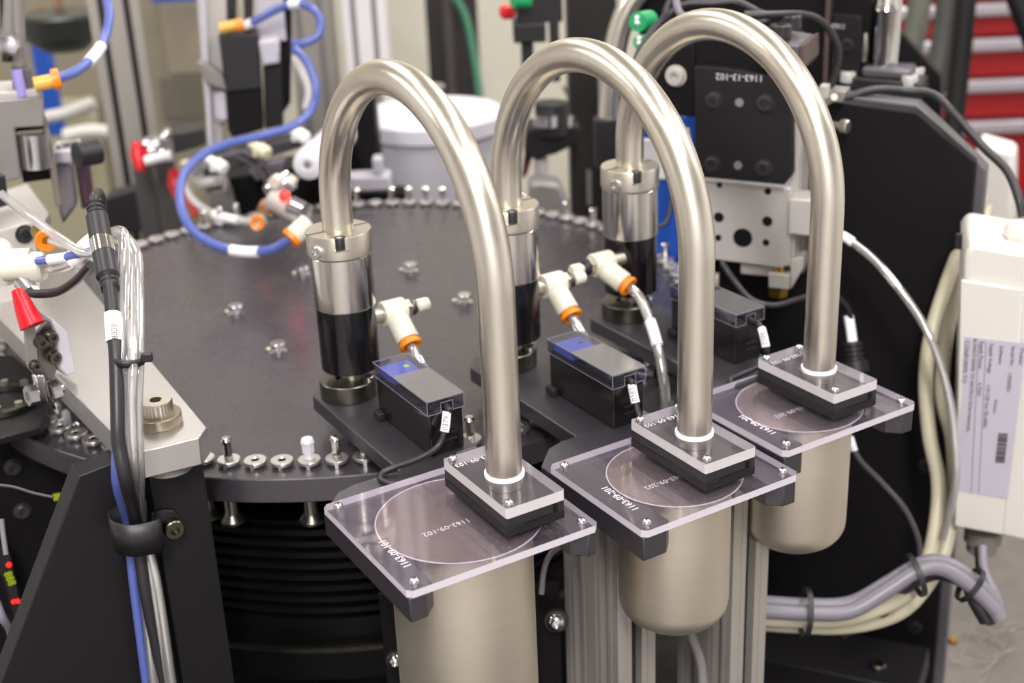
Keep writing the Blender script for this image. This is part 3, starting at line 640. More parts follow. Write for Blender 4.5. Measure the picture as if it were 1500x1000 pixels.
# cables around the head
hose('sensor_lead', 'black cable arching over the clamp block and down beside the head', 'cable', [(1090, 22, 1.10), (1130, 22, 1.10), (1180, 22, 1.11), (1208, 36, 1.12), (1226, 66, 1.13), (1226, 96, 1.14), (1216, 130, 1.15), (1210, 150, 1.16)], .0032, rubber, 'cable_jacket')
hose('power_lead', 'thick black cable crossing the top of the black plate towards the white box', 'cable', [(1214, 147, 1.17), (1240, 143, 1.17), (1280, 132, 1.17), (1330, 133, 1.17), (1370, 140, 1.16), (1400, 170, 1.14), (1440, 215, 1.13), (1475, 250, 1.12), (1492, 290, 1.11), (1498, 318, 1.11)], .0037, rubber, 'cable_jacket')
hose('sensor_lead', 'black cable coil lying behind the crown of the farthest tube', 'cable', [(930, 95, 1.13), (940, 70, 1.13), (965, 35, 1.14), (1000, 8, 1.15), (1050, 5, 1.15), (1080, 4, 1.15), (1110, 18, 1.14), (1124, 24, 1.13), (1116, 34, 1.13), (1090, 34, 1.14), (1040, 30, 1.15), (985, 35, 1.15), (975, 20, 1.15), (990, -15, 1.15)], .0033, rubber, 'cable_jacket')
hose('sensor_lead', 'grey cable looping down towards the crown of the farthest tube', 'cable', [(990, -20, 1.13), (992, 10, 1.12), (1003, 25, 1.12), (1040, 42, 1.13)], .0032, greyc, 'cable_jacket')
hose('thin_cable', 'thin dark cable sweeping under the silver slide', 'cable', [(1058, 385, 1.10), (1075, 410, 1.08), (1100, 438, 1.07), (1135, 447, 1.07), (1180, 435, 1.10), (1215, 430, 1.12), (1240, 448, 1.14), (1247, 470, 1.15)], .0024, rubber, 'cable_jacket')
t = thing('cable_plug', 'ribbed black cable plug with white sleeve right of the farthest tube', 'plug', atd(1250, 535, 1.15))
P = px3([(1243, 462, 1.15), (1246, 480, 1.15), (1249, 502, 1.15)], 6); MB().tube(P, .0042, 16).build('marker_sleeve', labelw, t)
P = [atd(1249, 500, 1.15), atd(1252, 528, 1.15), atd(1254, 545, 1.15)]
MB().tube([P[0].lerp(P[1], i/20) for i in range(21)], .007, 18, rf=lambda f: .0065 if int(f*20) % 5 in (0, 1) else .0082).build('strain_relief', rubber, t)
MB().tube([P[1], P[2]], .0115, 18).build('plug_nut', blackp, t)
# green connectors and spare tube behind
for px, py, r, lb in ((942, 30, .0085, 'green cylindrical knob with white screws near the farthest tube crown'), (945, 60, .0065, 'smaller green knob just below the first one')):
    t = thing('green_connector', lb, 'knob', atd(px, py, 1.2)); a = atd(px-8, py+2, 1.19); b = atd(px+9, py-1, 1.21)
    MB().cyl(a, b, r, n=24).build('green_body', green, t); MB().cyl(a+(a-b).normalized()*.002+Vector((0, 0, -.002)), a, .0024, n=12).cyl(a+(a-b).normalized()*.002+Vector((0, 0, .004)), a+Vector((0, 0, .004)), .002, n=12).build('screw_end', labelw, t)
P = spl([atv(*q) for q in ((985, -60, 1.36), (950, -25, 1.36), (922, 10, 1.36), (906, 50, 1.36), (898, 100, 1.36), (893, 175, 1.36))], 10)
MB().tube(P, .0115, 28).build('spare_bent_tube', steel, None, label='blurred bent steel tube behind, left of the green knobs', cat='tube')
MB().lathe([(0, -.05), (.0165, -.05), (.017, -.049), (.017, 0), (.0155, .001), (0, .001)], atv(893, 172, 1.36), n=32).build('black_sleeve', blackp, None, label='black cylindrical sleeve under the blurred bent steel tube', cat='sleeve')

# ------------------------------------------------------------------ right: white electronics box, beige cables
E = PL(atd(1450, 550, 1.08), YH+.16)
t = thing('control_box', 'white electronics box with grey type label at the right edge', 'box', E.w(1450, 785, 0), YH+.16)
mb = E.mb(); E.poly(mb, [(1414, 372), (1425, 357), (1530, 375), (1530, 800), (1400, 772)], .004, .085); mb.build('case', whitep, t, .004)
mb = E.mb(); E.poly(mb, [(1408, 410), (1500, 424), (1471, 784), (1398, 771)], 0, .004); mb.build('lid', whitep, t, .0015)
mb = E.mb(); E.poly(mb, [(1413, 493), (1503, 503), (1476, 731), (1402, 718)], -.0006, .0006); lb_ = mb.build('type_label', lblgrey, t)
def ewrite(s_, px, py, size, ang=-PI/2+.02):
    p = E.q(px, py, -.0009)
    tm = E.M @ Matrix.Translation((p.x, -.0009, p.z)) @ Matrix.Rotation(PI/2, 4, 'X') @ Matrix.Rotation(ang, 4, 'Z')
    text(s_, size, tm, t, 'printed_line', ink)
ewrite('CONFORMS TO', 1414, 530, .0052); ewrite('ALWAYS REFER TO INSTRUCTION MANUAL', 1423, 565, .0042)
ewrite('Supply Power', 1437, 520, .0044); ewrite('4.75W', 1434, 570, .0044); ewrite('Supply Voltage', 1451, 525, .0044); ewrite('110-120 Vac 50-60Hz', 1445, 595, .0044)
ewrite('Software', 1466, 520, .0044); ewrite('Version', 1458, 595, .0040); ewrite('Serial No.', 1483, 522, .0044); ewrite('17029021', 1478, 560, .0044); ewrite('Product', 1496, 522, .0044)
mb = E.mb(); 
for px in (1430, 1441): 
    a = E.q(px+3, 500); b = E.q(px-8, 722); mb.add([(a.x, -.0008, a.z), (a.x+.0004, -.0008, a.z), (b.x+.0004, -.0008, b.z), (b.x, -.0008, b.z)], [(0, 1, 2, 3)])
mb.build('ruled_line', ink, t)
mb = E.mb(); zz = E.q(1468, 634).z; z1 = E.q(1465, 676).z; xa = E.q(1460, 655).x; xb = E.q(1474, 655).x
random.seed(3)
while zz > z1:
    h_ = random.choice((.0006, .0010, .0016)); mb.bb((xa, -.0010, zz-h_), (xb, -.0005, zz)); zz -= h_+random.choice((.0005, .0009))
mb.build('barcode', ink, t)
c = E.w(1490, 372, .035)
gl = thing('cable_gland', 'pale grey cable gland on top of the white box', 'gland', c)
MB().lathe([(.016, -.002), (.016, .006), (0, .006)], c, n=6).build('gland_base', greyl, gl); MB().lathe([(.0125, .006), (.0125, .016), (.0125, .016)], c, n=6).lathe([(.012, .016), (.012, .021), (.009, .026), (.0045, .027), (0, .027)], c, n=24).build('gland_nut', whitep, gl)
c = E.w(1440, 785, .04)
gl = thing('cable_gland', 'grey cable gland under the white box', 'gland', c-Vector((0, 0, .02)))
MB().lathe([(.016, .008), (.016, -.004), (.013, -.006), (.013, -.014), (.008, -.018), (0, -.018)], c, n=24).build('gland_nut', grey, gl)
hose('grey_lead', 'grey cable leaving the lower gland and turning back left', 'cable', [(1439, 800, 1.10), (1442, 835, 1.09), (1462, 880, 1.08), (1460, 903, 1.08), (1440, 885, 1.08), (1410, 850, 1.09), (1370, 830, 1.10), (1330, 848, 1.12)], .0036, greyc, 'cable_jacket')
hose('black_lead', 'black cable end hanging under the white box', 'cable', [(1436, 800, 1.12), (1440, 850, 1.12), (1452, 905, 1.10), (1436, 895, 1.09), (1428, 870, 1.09)], .005, rubber, 'cable_jacket')
for j, (pts, mt_, r, lb) in enumerate((
   ([(1440, 288, 1.19), (1425, 320, 1.18), (1408, 360, 1.17), (1385, 420, 1.16), (1364, 490, 1.155), (1356, 560, 1.155), (1362, 640, 1.155), (1374, 700, 1.155), (1372, 760, 1.15), (1358, 822, 1.13), (1330, 868, 1.105), (1285, 892, 1.085), (1230, 907, 1.08), (1160, 908, 1.08), (1100, 905, 1.08)], beigec, .0062, 'left beige cable running down the black plate'),
   ([(1446, 305, 1.20), (1432, 345, 1.185), (1420, 370, 1.17), (1400, 430, 1.17), (1385, 500, 1.17), (1380, 580, 1.17), (1394, 640, 1.17), (1397, 700, 1.17), (1392, 770, 1.16), (1374, 830, 1.15), (1335, 884, 1.13), (1290, 908, 1.11), (1230, 918, 1.10), (1160, 916, 1.10), (1100, 912, 1.10)], beigec, .0062, 'right beige cable running down the black plate beside the white box'))):
    hose('beige_cable', lb, 'cable', pts, r, mt_, 'cable_jacket', n=16)
hose('clear_tube', 'clear tube with white sleeve curving right from behind the farthest tube', 'tube', [(1222, 340, 1.12), (1245, 352, 1.12), (1285, 385, 1.11), (1330, 440, 1.10), (1365, 500, 1.09), (1390, 580, 1.09), (1400, 660, 1.09), (1398, 720, 1.10), (1380, 790, 1.12)], .0034, tubec, 'tube_wall', [(.05, .13)], core=clear_mat('tube_core9', '#e8e6e4', .2, .2, '#d8d6d4', .1, .5))
t = thing('cable_clip', 'black P-clip with screw holding the two beige cables', 'clip', S.w(1410, 365, -.02))
P = [S.w(x, y, o) for x, y, o in ((1394, 344, -.02), (1412, 346, -.03), (1430, 350, -.02))]
mb = S.mb(); S.poly(mb, [(1400, 342), (1426, 345), (1423, 368), (1397, 365)], -.062, .004); S.poly(mb, [(1426, 345), (1436, 344), (1436, 362), (1424, 365)], -.050, .004); mb.build('strap', blackp, t, .001)
screw_on(S, 1431, 352, -.050, .0045, t)
# harness at lower right
for j, (dy, mt_, r, d, lb) in enumerate(((0, greyc, .0065, 1.08, 'uppermost grey cable of the bundle at lower right'), (11, greyc, .0060, 1.06, 'second grey cable of the bundle at lower right'), (8, rubber, .0065, 1.12, 'black cable behind the bundle at lower right'))):
    if j < 2: pts = [(1100, 882+dy, d), (1180, 887+dy, d), (1245, 884+dy, d), (1300, 855+dy*.8, d), (1345, 828+dy*.7, d), (1380, 824+dy*.8, d), (1420, 846+dy, d), (1455, 880+dy, d), (1464, 905, d)]
    else: pts = [(1230, 925, 1.12), (1285, 898, 1.11), (1320, 862, 1.10), (1370, 838, 1.09), (1415, 852, 1.08), (1430, 880, 1.07), (1446, 908, 1.07)]
    hose('harness_cable', lb, 'cable', pts, r, mt_, 'cable_jacket', n=16)
for px, py, r, lb in ((1180, 897, .0185, 'left cable tie round the bundle at lower right'), (1341, 842, .0165, 'middle cable tie round the bundle at lower right'), (1421, 856, .0145, 'right cable tie round the bundle at lower right')):
    c = atd(px, py, 1.068); tg = (atd(px+12, py+(1 if px < 1300 else (-4 if px < 1400 else 9)), 1.068)-c).normalized()
    MB().lathe([(r, -.0022), (r+.0012, -.0022), (r+.0012, .0022), (r, .0022)], c, tg, n=32, closed=True).build('cable_tie', blackp, None, label=lb, cat='cable tie')
hose('thin_cable', 'thin dark cable with pale sleeve running down behind the farthest cup', 'cable', [(1245, 640, 1.10), (1258, 672, 1.10), (1290, 705, 1.11), (1325, 745, 1.12), (1345, 790, 1.13), (1348, 830, 1.14)], .0024, M('dim_cable', '#4d484d', .4), 'cable_jacket', [(.0, .12)])
random.seed(5)
mb = MB()
for i in range(14):
    x, y = 1410+random.random()*80, 915+random.random()*70; a = random.random()*PI
    P = spl([at(x+math.cos(a)*l, y+math.sin(a)*l*.7+6*math.sin(l/14+i), DECK+.003+.004*random.random()) for l in (-34, -12, 10, 30)], 5)
    mb.tube(P, .0004, 5)
mb.build('wire_scrap', M('wire_scrap_metal', '#988e84', .4, .4), None, label='tangle of fine wire offcuts on the grey deck plate', cat='scrap', kind='stuff')
mb = MB(); 
for px, py in ((1383, 938), (1396, 940)): mb.lathe([(0, 0), (.005, 0), (.005, .004), (.003, .006), (0, .006)], at(px, py, DECK+.0003), n=6)
mb.build('brass_nut', brass, None, label='brass nut pair on the grey deck plate beside the black plate foot', cat='nut')
# white box behind the plate
mb = MB(); Q = PL(atd(1460, 280, 1.5), YH); mb.M = Q.M; Q.poly(mb, [(1430, 208), (1486, 224), (1484, 330), (1472, 360), (1424, 350)], 0, .05); mb.build('junction_box', whitep, None, .006, label='pale box behind the black plate in front of the red cabinet', cat='box')

# ------------------------------------------------------------------ red tool cabinet and legs at upper right
K = RP(2.55)
tc_ = thing('tool_cabinet', 'red tool cabinet with silver drawer handles at upper right', 'cabinet', K.w(1450, 300, .2), RY)
mb = K.mb(); K.rect(mb, 1300, -60, 1640, 296, .016, .45); mb.build('cabinet_body', redc, tc_, .004)
rows = [(-58, -4), (4, 51), (56, 111), (116, 171), (177, 288)]
for a, b in rows:
    mb = K.mb(); K.rect(mb, 1312, a, 1630, b, 0, .0155); dr = mb.build('drawer', redc, tc_, .003)
    mb = K.mb(); K.rect(mb, 1312, a+1, 1630, a+19, -.022, .021); mb.build('drawer_handle', M('satin_handle', '#c2bcc4', .35, .7), dr, .004)
for pts, mt_, r, lb in (([(1350, -30, 2.0), (1342, 40, 2.0), (1325, 110, 2.0)], M('leg_grey_green', '#4f4f46', .6), .017, 'leftmost greenish grey leg in front of the red cabinet'), ([(1392, -30, 1.9), (1385, 50, 1.9), (1368, 130, 1.9)], M('dark_green_grey', '#34352f', .6), .018, 'dark leg in front of the red cabinet between two others'), ([(1418, -30, 1.85), (1408, 80, 1.85), (1397, 180, 1.85), (1392, 260, 1.85)], dark, .014, 'black upright leg crossing the red drawers'), ([(1478, -30, 1.8), (1498, 25, 1.8), (1520, 80, 1.8)], dark, .013, 'black sloping rod at the top right corner')):
    MB().tube(px3(pts, 5), r, 16).build('stand_leg', mt_, None, label=lb, cat='leg')

# ------------------------------------------------------------------ centre background
for x, wd, v, lb, mt_ in ((463, .062, 2.05, 'grey aluminium extrusion upright behind the nearest tube', prof), (541, .060, 2.0, 'whitish aluminium extrusion upright right of the grey one', M('bright_extrusion', '#e4e1e2', .5, .1))):
    p = atv(x, 90, v); extrusion('upright_profile', lb, p.x, p.y, wd, wd, DECK, 1.2, rz=RY, cell=wd/2, mt=mt_, md=M('slot_shade_grey', '#8a8788', .5))  # grey slot cores carry painted groove shade
K = RP(2.5)
t = thing('door_frame', 'dark upright frame with a green cord, above the white bowl', 'frame', K.w(665, 300, 0), RY)
mb = K.mb(); K.rect(mb, 630, -80, 704, 330, 0, .06); mb.build('dark_post', M('dark_brown_frame', '#2b2726', .5), t)
mb = K.mb(); K.rect(mb, 655, -80, 668, 330, -.004, .004); mb.build('post_strip', M('brown_strip', '#4a4340', .5), t)
hose('hanging_wire', 'green cord hanging across the dark frame above the white bowl', 'cord', [(655, -20, 2.35), (680, 20, 2.35), (692, 70, 2.35), (700, 120, 2.35), (706, 170, 2.35)], .007, greend, 'cord')
# white bowl feeder
BV = 1.80; c = atv(632, 163, BV); rb_ = .098
t = thing('feeder_bowl', 'large white cylindrical feeder bowl behind the dial plate', 'bowl', (c.x, c.y, c.z-.13))
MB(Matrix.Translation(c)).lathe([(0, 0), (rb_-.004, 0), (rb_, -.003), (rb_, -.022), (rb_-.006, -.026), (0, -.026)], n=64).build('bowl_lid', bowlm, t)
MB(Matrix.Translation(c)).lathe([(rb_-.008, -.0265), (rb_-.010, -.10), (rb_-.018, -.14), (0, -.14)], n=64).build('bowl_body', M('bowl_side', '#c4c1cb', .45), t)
MB(Matrix.Translation(c)).cyl((0, .0, .0), (0, 0, .03), .012, n=20).cyl((0, 0, .03), (0, 0, .035), .02, n=20).build('hold_down_knob', grey, t)
MB(Matrix.Translation(c)).lathe([(0, -.141), (.075, -.141), (.075, DECK-c.z+.001), (0, DECK-c.z+.001)], n=48).build('drive_unit', M('feeder_drive_shade', '#1c1a1d', .5), t)  # near-black colour paints the shaded gap under the bowl
K = RP(1.60)
t = thing('feeder_bracket', 'lilac grey bracket plate left of the white bowl', 'bracket', K.w(530, 290, 0), RY)
mb = K.mb(); K.rect(mb, 500, 258, 572, 281, 0, .03); mb.build('plate', lilac, t, .003)
mb = K.mb(); K.rect(mb, 546, 232, 560, 258, 0, .02); mb.build('upright', lilac, t, .002)
mb = K.mb(); K.rect(mb, 500, 140, 552, 256, .06, .05); mb.build('dark_housing', dark, None, .003, label='dark housing between the nearest tube and the white bowl', cat='housing')
mb = K.mb(); K.rect(mb, 470, 283, 600, 420, .06, .03); mb.build('support_block', dark, None, .003, label='dark support block under the lilac bracket behind the dial', cat='block')
# white roller
a = atd(450, 242, 1.45); b = atd(500, 196, 1.60); ax_ = (b-a).normalized()
t = thing('white_roller', 'white plastic roller with a dark centre hole left of the nearest tube', 'roller', a)
MB().lathe([(.0045, .001), (.0075, 0), (.0160, .003), (.0175, .010), (.0185, (b-a).length), (0, (b-a).length)], a, ax_, n=36).build('roller_body', M('white_roller_plastic', '#dfdde2', .45), t)
MB().lathe([(.0045, .0014), (.0045, .0016), (0, .0016)], a-ax_*.0005, ax_, n=24).build('centre_hole', grey, t)
# dark column and camera-like unit right of centre
K = RP(1.66)
t = thing('machine_column', 'dark upright machine column seen through the middle tube arch', 'column', K.w(870, 340, 0), RY)
mb = K.mb(); K.rect(mb, 834, -60, 905, 345, 0, .06); mb.build('column', M('brown_black_column', '#1f1a19', .5), t, .002)
mb = K.mb(); K.rect(mb, 860, 250, 866, 300, -.004, .004); mb.build('groove', grey, t)
mb = K.mb(); K.rect(mb, 878, 110, 930, 172, -.02, .018); mb.build('cover_panel', greyl, t, .002)
K = RP(1.56)
t = thing('spray_unit', 'black valve unit with red and green knobs above the middle tube', 'device', K.w(790, 240, 0), RY)
mb = K.mb(); K.rect(mb, 756, -20, 824, 34, 0, .05); mb.build('upper_body', blackp, t, .002)
mb = K.mb(); K.rect(mb, 752, 35, 800, 63, -.012, .05); mb.build('lower_body', blackp, t, .002)
mb = K.mb(); K.rect(mb, 764, 64, 782, 108, .0, .02); K.rect(mb, 806, 30, 820, 120, .0, .02); mb.build('stem', blackp, t, .001)
n_ = K.M.to_3x3() @ Vector((-1, -.4, .1)).normalized()
MB().lathe([(0, 0), (.007, 0), (.0085, .003), (.0085, .012), (.006, .015), (0, .015)], K.w(752, 17, -.005), n_, n=20).build('red_knob', redp, t)
MB().lathe([(0, 0), (.009, 0), (.009, .020), (0, .020)], K.w(775, 0, -.015), n_, n=20).build('green_knob', green, t)
mb = MB(); mb.cyl(K.w(808, 195, .0), K.w(808, 150, .0), .020, n=28); mb.build('ring_body', blackp, t)
mb = MB(); mb.cyl(K.w(800, 184, -.02), K.w(800, 168, -.02), .0135, n=24).cyl(K.w(828, 184, -.0), K.w(828, 168, -.0), .009, n=24); mb.build('steel_ring', steelbr, t)
mb = K.mb(); K.poly(mb, [(772, 188), (850, 184), (842, 212), (815, 226), (785, 234), (768, 230)], -.005, .05); mb.build('swing_arm', anod, t, .003)
mb = MB(); mb.cyl(K.w(793, 232, .01), K.w(793, 262, .01), .0085, n=20); mb.build('spindle', greyl, t)
mb = K.mb(); K.poly(mb, [(768, 230), (780, 230), (772, 256), (764, 262)], .02, .01); mb.build('red_flap', maroon, t)
hose('thin_cable', 'thin grey-brown cable curving against the dark column', 'cable', [(826, 128, 1.75), (840, 150, 1.72), (856, 166, 1.70), (880, 174, 1.70)], .0028, M('dim_cable', '#4d484d', .4), 'cable_jacket')
K = RP(1.50)
mb = K.mb(); K.poly(mb, [(775, 330), (775, 272), (790, 266), (820, 272), (832, 300), (832, 330)], 0, .04); mb.build('workpiece_clamp', grey, None, .004, label='rounded grey clamp foot behind the middle actuator at the dial rim', cat='clamp')

# ------------------------------------------------------------------ left background
K = RP(2.9)
t = thing('storage_cabinet', 'blurred beige cabinet behind the left uprights', 'cabinet', K.w(200, 420, 0), RY)
mb = K.mb(); K.rect(mb, -80, -80, 330, 430, 0, .3); mb.build('cabinet_body', cabm, t, .004)
mb = K.mb(); K.rect(mb, 236, 112, 330, 175, -.006, .0055); mb.build('recess_panel', cabd, t, .002)
mb = K.mb(); K.rect(mb, 236, -60, 330, 108, -.006, .0055); mb.build('door_panel', M('door_beige', '#9c927f', .6), t, .002)
mb = K.mb(); K.rect(mb, -60, 150, 160, 430, -.05, .045); mb.build('lower_panel', M('pale_olive', '#a09a80', .6), t, .01)
mb = K.mb(); K.rect(mb, 222, -8, 310, 2, -.10, .05); mb.build('blue_strip', blue, t)
mb = MB(); K = RP(2.4); mb.M = K.M; K.rect(mb, 53, 40, 78, 200, 0, .03); mb.build('blue_post', blue, None, .003, label='blurred blue post behind the left gripper unit', cat='post')
c = atv(88, 22, 2.0); MB().lathe([(0, -.055), (.03, -.05), (.055, -.03), (.06, 0), (.055, .004), (0, .004)], c, n=32).build('dark_bowl', M('dark_green_bowl', '#2a2c28', .4), None, label='blurred dark bowl at the top left', cat='bowl')
hose('brown_stick', 'blurred brown stick leaning in the dark bowl', 'stick', [(60, 12, 2.0), (82, 24, 2.0), (86, -20, 2.0)], .006, M('brown_stick', '#7a5a3c', .6), 'stick')
for pts, r, lb in (([(68, 172, 2.1), (100, 165, 2.1), (138, 150, 2.1)], .010, 'blurred pale hose left of the wide upright'), ([(95, 200, 2.3), (130, 193, 2.3), (170, 196, 2.3)], .013, 'lower blurred pale hose left of the wide upright')):
    hose('pale_hose', lb, 'hose', pts, r, whitep)
p = atv(188, 150, 1.75); extrusion('upright_profile', 'wide grey extrusion upright at the left back', p.x, p.y, .062, .031, DECK, 1.0, rz=RY+.25, cell=.031)
p = atv(235, 300, 1.62)
mb = MB(Matrix.Translation((p.x, p.y, 0)) @ Matrix.Rotation(RY+.2, 4, 'Z')); mb.bb((-.026, -.01, DECK), (-.004, .02, atv(235, 232, 1.62).z)).bb((.0, -.01, DECK), (.024, .02, atv(235, 234, 1.62).z)); mb.build('clamp_post', M('dim_grey_metal', '#5f5b5a', .45, .4), None, .001, label='short grey post pair carrying the red clamps at the dial rim', cat='post')
mb = MB(); K = RP(1.62); mb.M = K.M; K.poly(mb, [(150, 292), (204, 276), (208, 340), (150, 345)], 0, .04); mb.build('black_box', blackp, None, .002, label='black box between the inline connector and the clamp post', cat='box')
mb = MB(); K = RP(1.72); mb.M = K.M; K.rect(mb, 268, 238, 326, 330, 0, .02); mb.build('pale_plate', M('pale_olive2', '#c9c4a8', .6), None, .002, label='pale plate seen inside the blue tube loop', cat='plate')
# red clamps
for i, (px, py, d, lb) in enumerate(((203, 228, 1.56, 'red-handled clamp on the short grey post at the left'), (257, 268, 1.62, 'red clamp handle beside the blue tube loop'))):
    t = thing('toggle_clamp', lb, 'clamp', atd(px, py+20, d))
    MB().tube([atd(px-3, py-20, d), atd(px-1, py, d), atd(px+3, py+22, d)], .006, 14, rf=lambda f: .0055+.0035*math.sin(PI*f)).build('handle', redp, t)
    MB().tube([atd(px, py, d), atd(px+14, py-2, d+.01)], .0055, 10).build('handle_hub', redp, t)
    if i == 0:
        MB().tube([atd(px+10, py+8, d), atd(px+34, py+2, d), atd(px+48, py, d)], .006, 12).build('clamp_arm', labelw, t)
        for q in ((215, 214), (222, 222), (229, 214), (240, 226), (246, 200)): MB().lathe([(0, 0), (.0075, 0), (.0075, .006), (.004, .009), (0, .009)], atd(*q, d+.01), (0, -.3, 1), n=10).build('clamp_bolt', steelbr, t)
        mb = RP(1.60).mb(); K = RP(1.60); K.poly(mb, [(208, 205), (250, 200), (252, 232), (210, 236)], .02, .02); mb.build('clamp_base', grey, t, .002)
    else: MB().tube([atd(266, 268, d), atd(288, 318, d)], .004, 10).build('clamp_arm', redp, t)
t = thing('clear_tube', 'clear tube with white sleeve inside the blue tube loop', 'tube', atd(280, 285, 1.5))
P = px3([(270, 268, 1.52), (282, 292, 1.50), (310, 312, 1.48), (345, 322, 1.46), (372, 325, 1.45)], 8); MB().tube(P, .0042, 14).build('tube_wall', M('milky_tube', '#c9c4c4', .3, 0, .05, 300, alpha=.7), t); MB().tube(P[17:26], .0052, 14).build('marker_sleeve', labelw, t)

# servo press
t = thing('press_unit', 'black and silver vertical press unit left of the nearest tube', 'machine', atd(360, 250, 1.55), RY)
K = PL(atd(360, 150, 1.50), RY+.15)
mb = K.mb(); K.poly(mb, [(320, 52), (378, 50), (384, 130), (330, 136)], 0, .05); mb.build('upper_block', blackp, t, .002)
mb = K.mb(); K.poly(mb, [(330, 137), (384, 131), (387, 190), (340, 202), (334, 190)], .004, .05); mb.build('lower_block', dark, t, .002)
mb = K.mb(); K.poly(mb, [(385, 92), (412, 90), (416, 184), (388, 190)], .01, .05); mb.build('side_block', anod, t, .002)
mb = K.mb(); K.poly(mb, [(378, 60), (408, 57), (410, 93), (384, 97)], -.005, .03); mb.build('grey_block', lilac, t, .003)
mb = K.mb(); K.poly(mb, [(286, -30), (330, -30), (332, 20), (326, 215), (306, 218), (296, 110)], .02, .02); mb.build('slide_plate', greyl, t, .001)
mb = K.mb(); K.poly(mb, [(290, -30), (300, -30), (312, 215), (304, 216)], .008, .012); mb.build('guide_rail', lilac, t, .001)
mb = K.mb(); K.poly(mb, [(288, 92), (298, 90), (326, 112), (332, 134), (302, 122)], -.004, .02); mb.build('clamp_lever', grey, t, .002)
mb = K.mb(); K.poly(mb, [(313, 136), (332, 132), (338, 176), (322, 182), (314, 172)], .006, .02); mb.build('damper', lilac, t, .004)
mb = K.mb(); K.poly(mb, [(320, -30), (348, -30), (345, 30), (322, 28)], .03, .03); mb.build('head_block', blackp, t, .002)
mb = K.mb(); K.poly(mb, [(356, -30), (372, -30), (370, 52), (358, 52)], .03, .03); mb.build('rear_rail', blackp, t, .001)
mb = K.mb(); K.poly(mb, [(374, -30), (412, -30), (420, 60), (376, 60)], .035, .02); mb.build('rear_plate', lilac, t, .001)
mb = K.mb(); K.poly(mb, [(408, -30), (428, -30), (426, 150), (412, 170)], .05, .02); mb.build('rear_post', dark, t, .001)
MB().lathe([(0, 0), (.006, 0), (.006, .022), (0, .022)], K.w(322, 42, -.0), (K.M.to_3x3() @ Vector((1, 0, .15))).normalized(), n=16).build('yellow_fitting', yellow, t)
MB().lathe([(0, 0), (.0068, 0), (.0068, .008), (0, .008)], K.w(346, 38, -.0), (K.M.to_3x3() @ Vector((1, 0, .15))).normalized(), n=16).build('orange_ring', orange, t)
# low stage in the middle left
t = thing('slide_stage', 'dark linear stage under the blue tube at the back of the dial', 'machine', atd(370, 330, 1.55), RY)
K = PL(atd(360, 260, 1.54), RY+.25)
mb = K.mb(); K.poly(mb, [(252, 196), (300, 188), (302, 212), (256, 226)], 0, .05); mb.build('end_block', blackp, t, .002)
mb = K.mb(); K.poly(mb, [(290, 235), (440, 200), (442, 216), (300, 262)], -.01, .03); mb.build('rail', anodp, t, .002)
mb = K.mb(); K.poly(mb, [(365, 250), (420, 232), (414, 252), (376, 266)], -.03, .02); mb.build('carriage', M('mauve_grey', '#787078', .4, .3), t, .002)
mb = K.mb(); K.poly(mb, [(330, 262), (470, 240), (470, 420), (345, 420)], .02, .06); mb.build('body', dark, t, .002)
mb = K.mb(); K.poly(mb, [(300, 275), (340, 272), (350, 315), (312, 318)], -.005, .03); mb.build('gearbox', grey, t, .006)
mb = K.mb(); K.poly(mb, [(283, 265), (330, 258), (334, 272), (290, 280)], -.02, .03); mb.build('bracket_arm', greyl, t, .004)
MB().tube([K.w(x, y, -.03) for x, y in ((318, 248), (330, 254), (334, 266), (328, 274))], .003, 10).build('steel_hook', steelbr, t)
for q in ((292, 250), (285, 256), (300, 245)): MB().lathe([(0, 0), (.007, 0), (.007, .010), (0, .010)], K.w(*q, -.03), n=12).build('stud', steelbr, t)
for pts, lb in (([(320, 228, 1.52), (350, 232, 1.52), (380, 250, 1.50), (405, 290, 1.48)], 'dark cable crossing the stage in the blue tube loop'), ([(360, 225, 1.50), (385, 238, 1.50), (400, 262, 1.48), (404, 270, 1.47)], 'second dark cable arching over the stage')):
    hose('stage_cable', lb, 'cable', pts, .0033, M('dim_cable2', '#3e3a3e', .4), 'cable_jacket')
for px, py, d, lb, mt_ in ((375, 214, 1.46, 'cream plastic elbow fitting touching the blue tube', M('cream_plastic', '#ddd8b8', .4)), (432, 192, 1.5, 'white knurled knob beside the nearest tube', labelw), (312, 236, 1.48, 'small white plug at the stage end', labelw)):
    t = thing('small_fitting', lb, 'fitting', atd(px, py, d)); a = atd(px-8, py-5, d); b = atd(px+9, py+6, d-.005)
    MB().lathe([(0, 0), (.005, 0), (.005, .012), (.0075, .013), (.0075, .024), (.006, .026), (0, .026)], a, b-a, n=12).build('body', mt_, t)
    MB().cyl(a+(b-a)*.5, a+(b-a)*.5+Vector((0, 0, -.010)), .005, n=12).build('port', mt_, t)
# pneumatic gripper cluster with LED
t = thing('gripper', 'small steel gripper with a glowing red lamp over the dial rim', 'gripper', atd(415, 300, 1.36))
for a, b, r, mt_, nm in (((395, 285, 1.37), (425, 262, 1.38), .011, steelbr, 'cylinder'), ((408, 262, 1.36), (400, 268, 1.35), .006, white, 'port'), ((425, 270, 1.37), (432, 258, 1.37), .005, white, 'knob'), ((400, 292, 1.36), (445, 318, 1.34), .011, greyl, 'gripper_body'), ((425, 300, 1.34), (446, 310, 1.335), .009, steelbr, 'gripper_end'), ((388, 300, 1.37), (402, 306, 1.36), .007, M('copper_piece', '#b98468', .35, .7), 'copper_bush')):
    MB().cyl(atd(*a), atd(*b), r, n=16).build(nm, mt_, t)
MB().lathe([(0, -.005), (.0042, -.004), (.0055, 0), (.0042, .004), (0, .005)], atd(416, 287, 1.33), (-.5, -.8, .3), n=16).build('red_lamp', ledr, t)
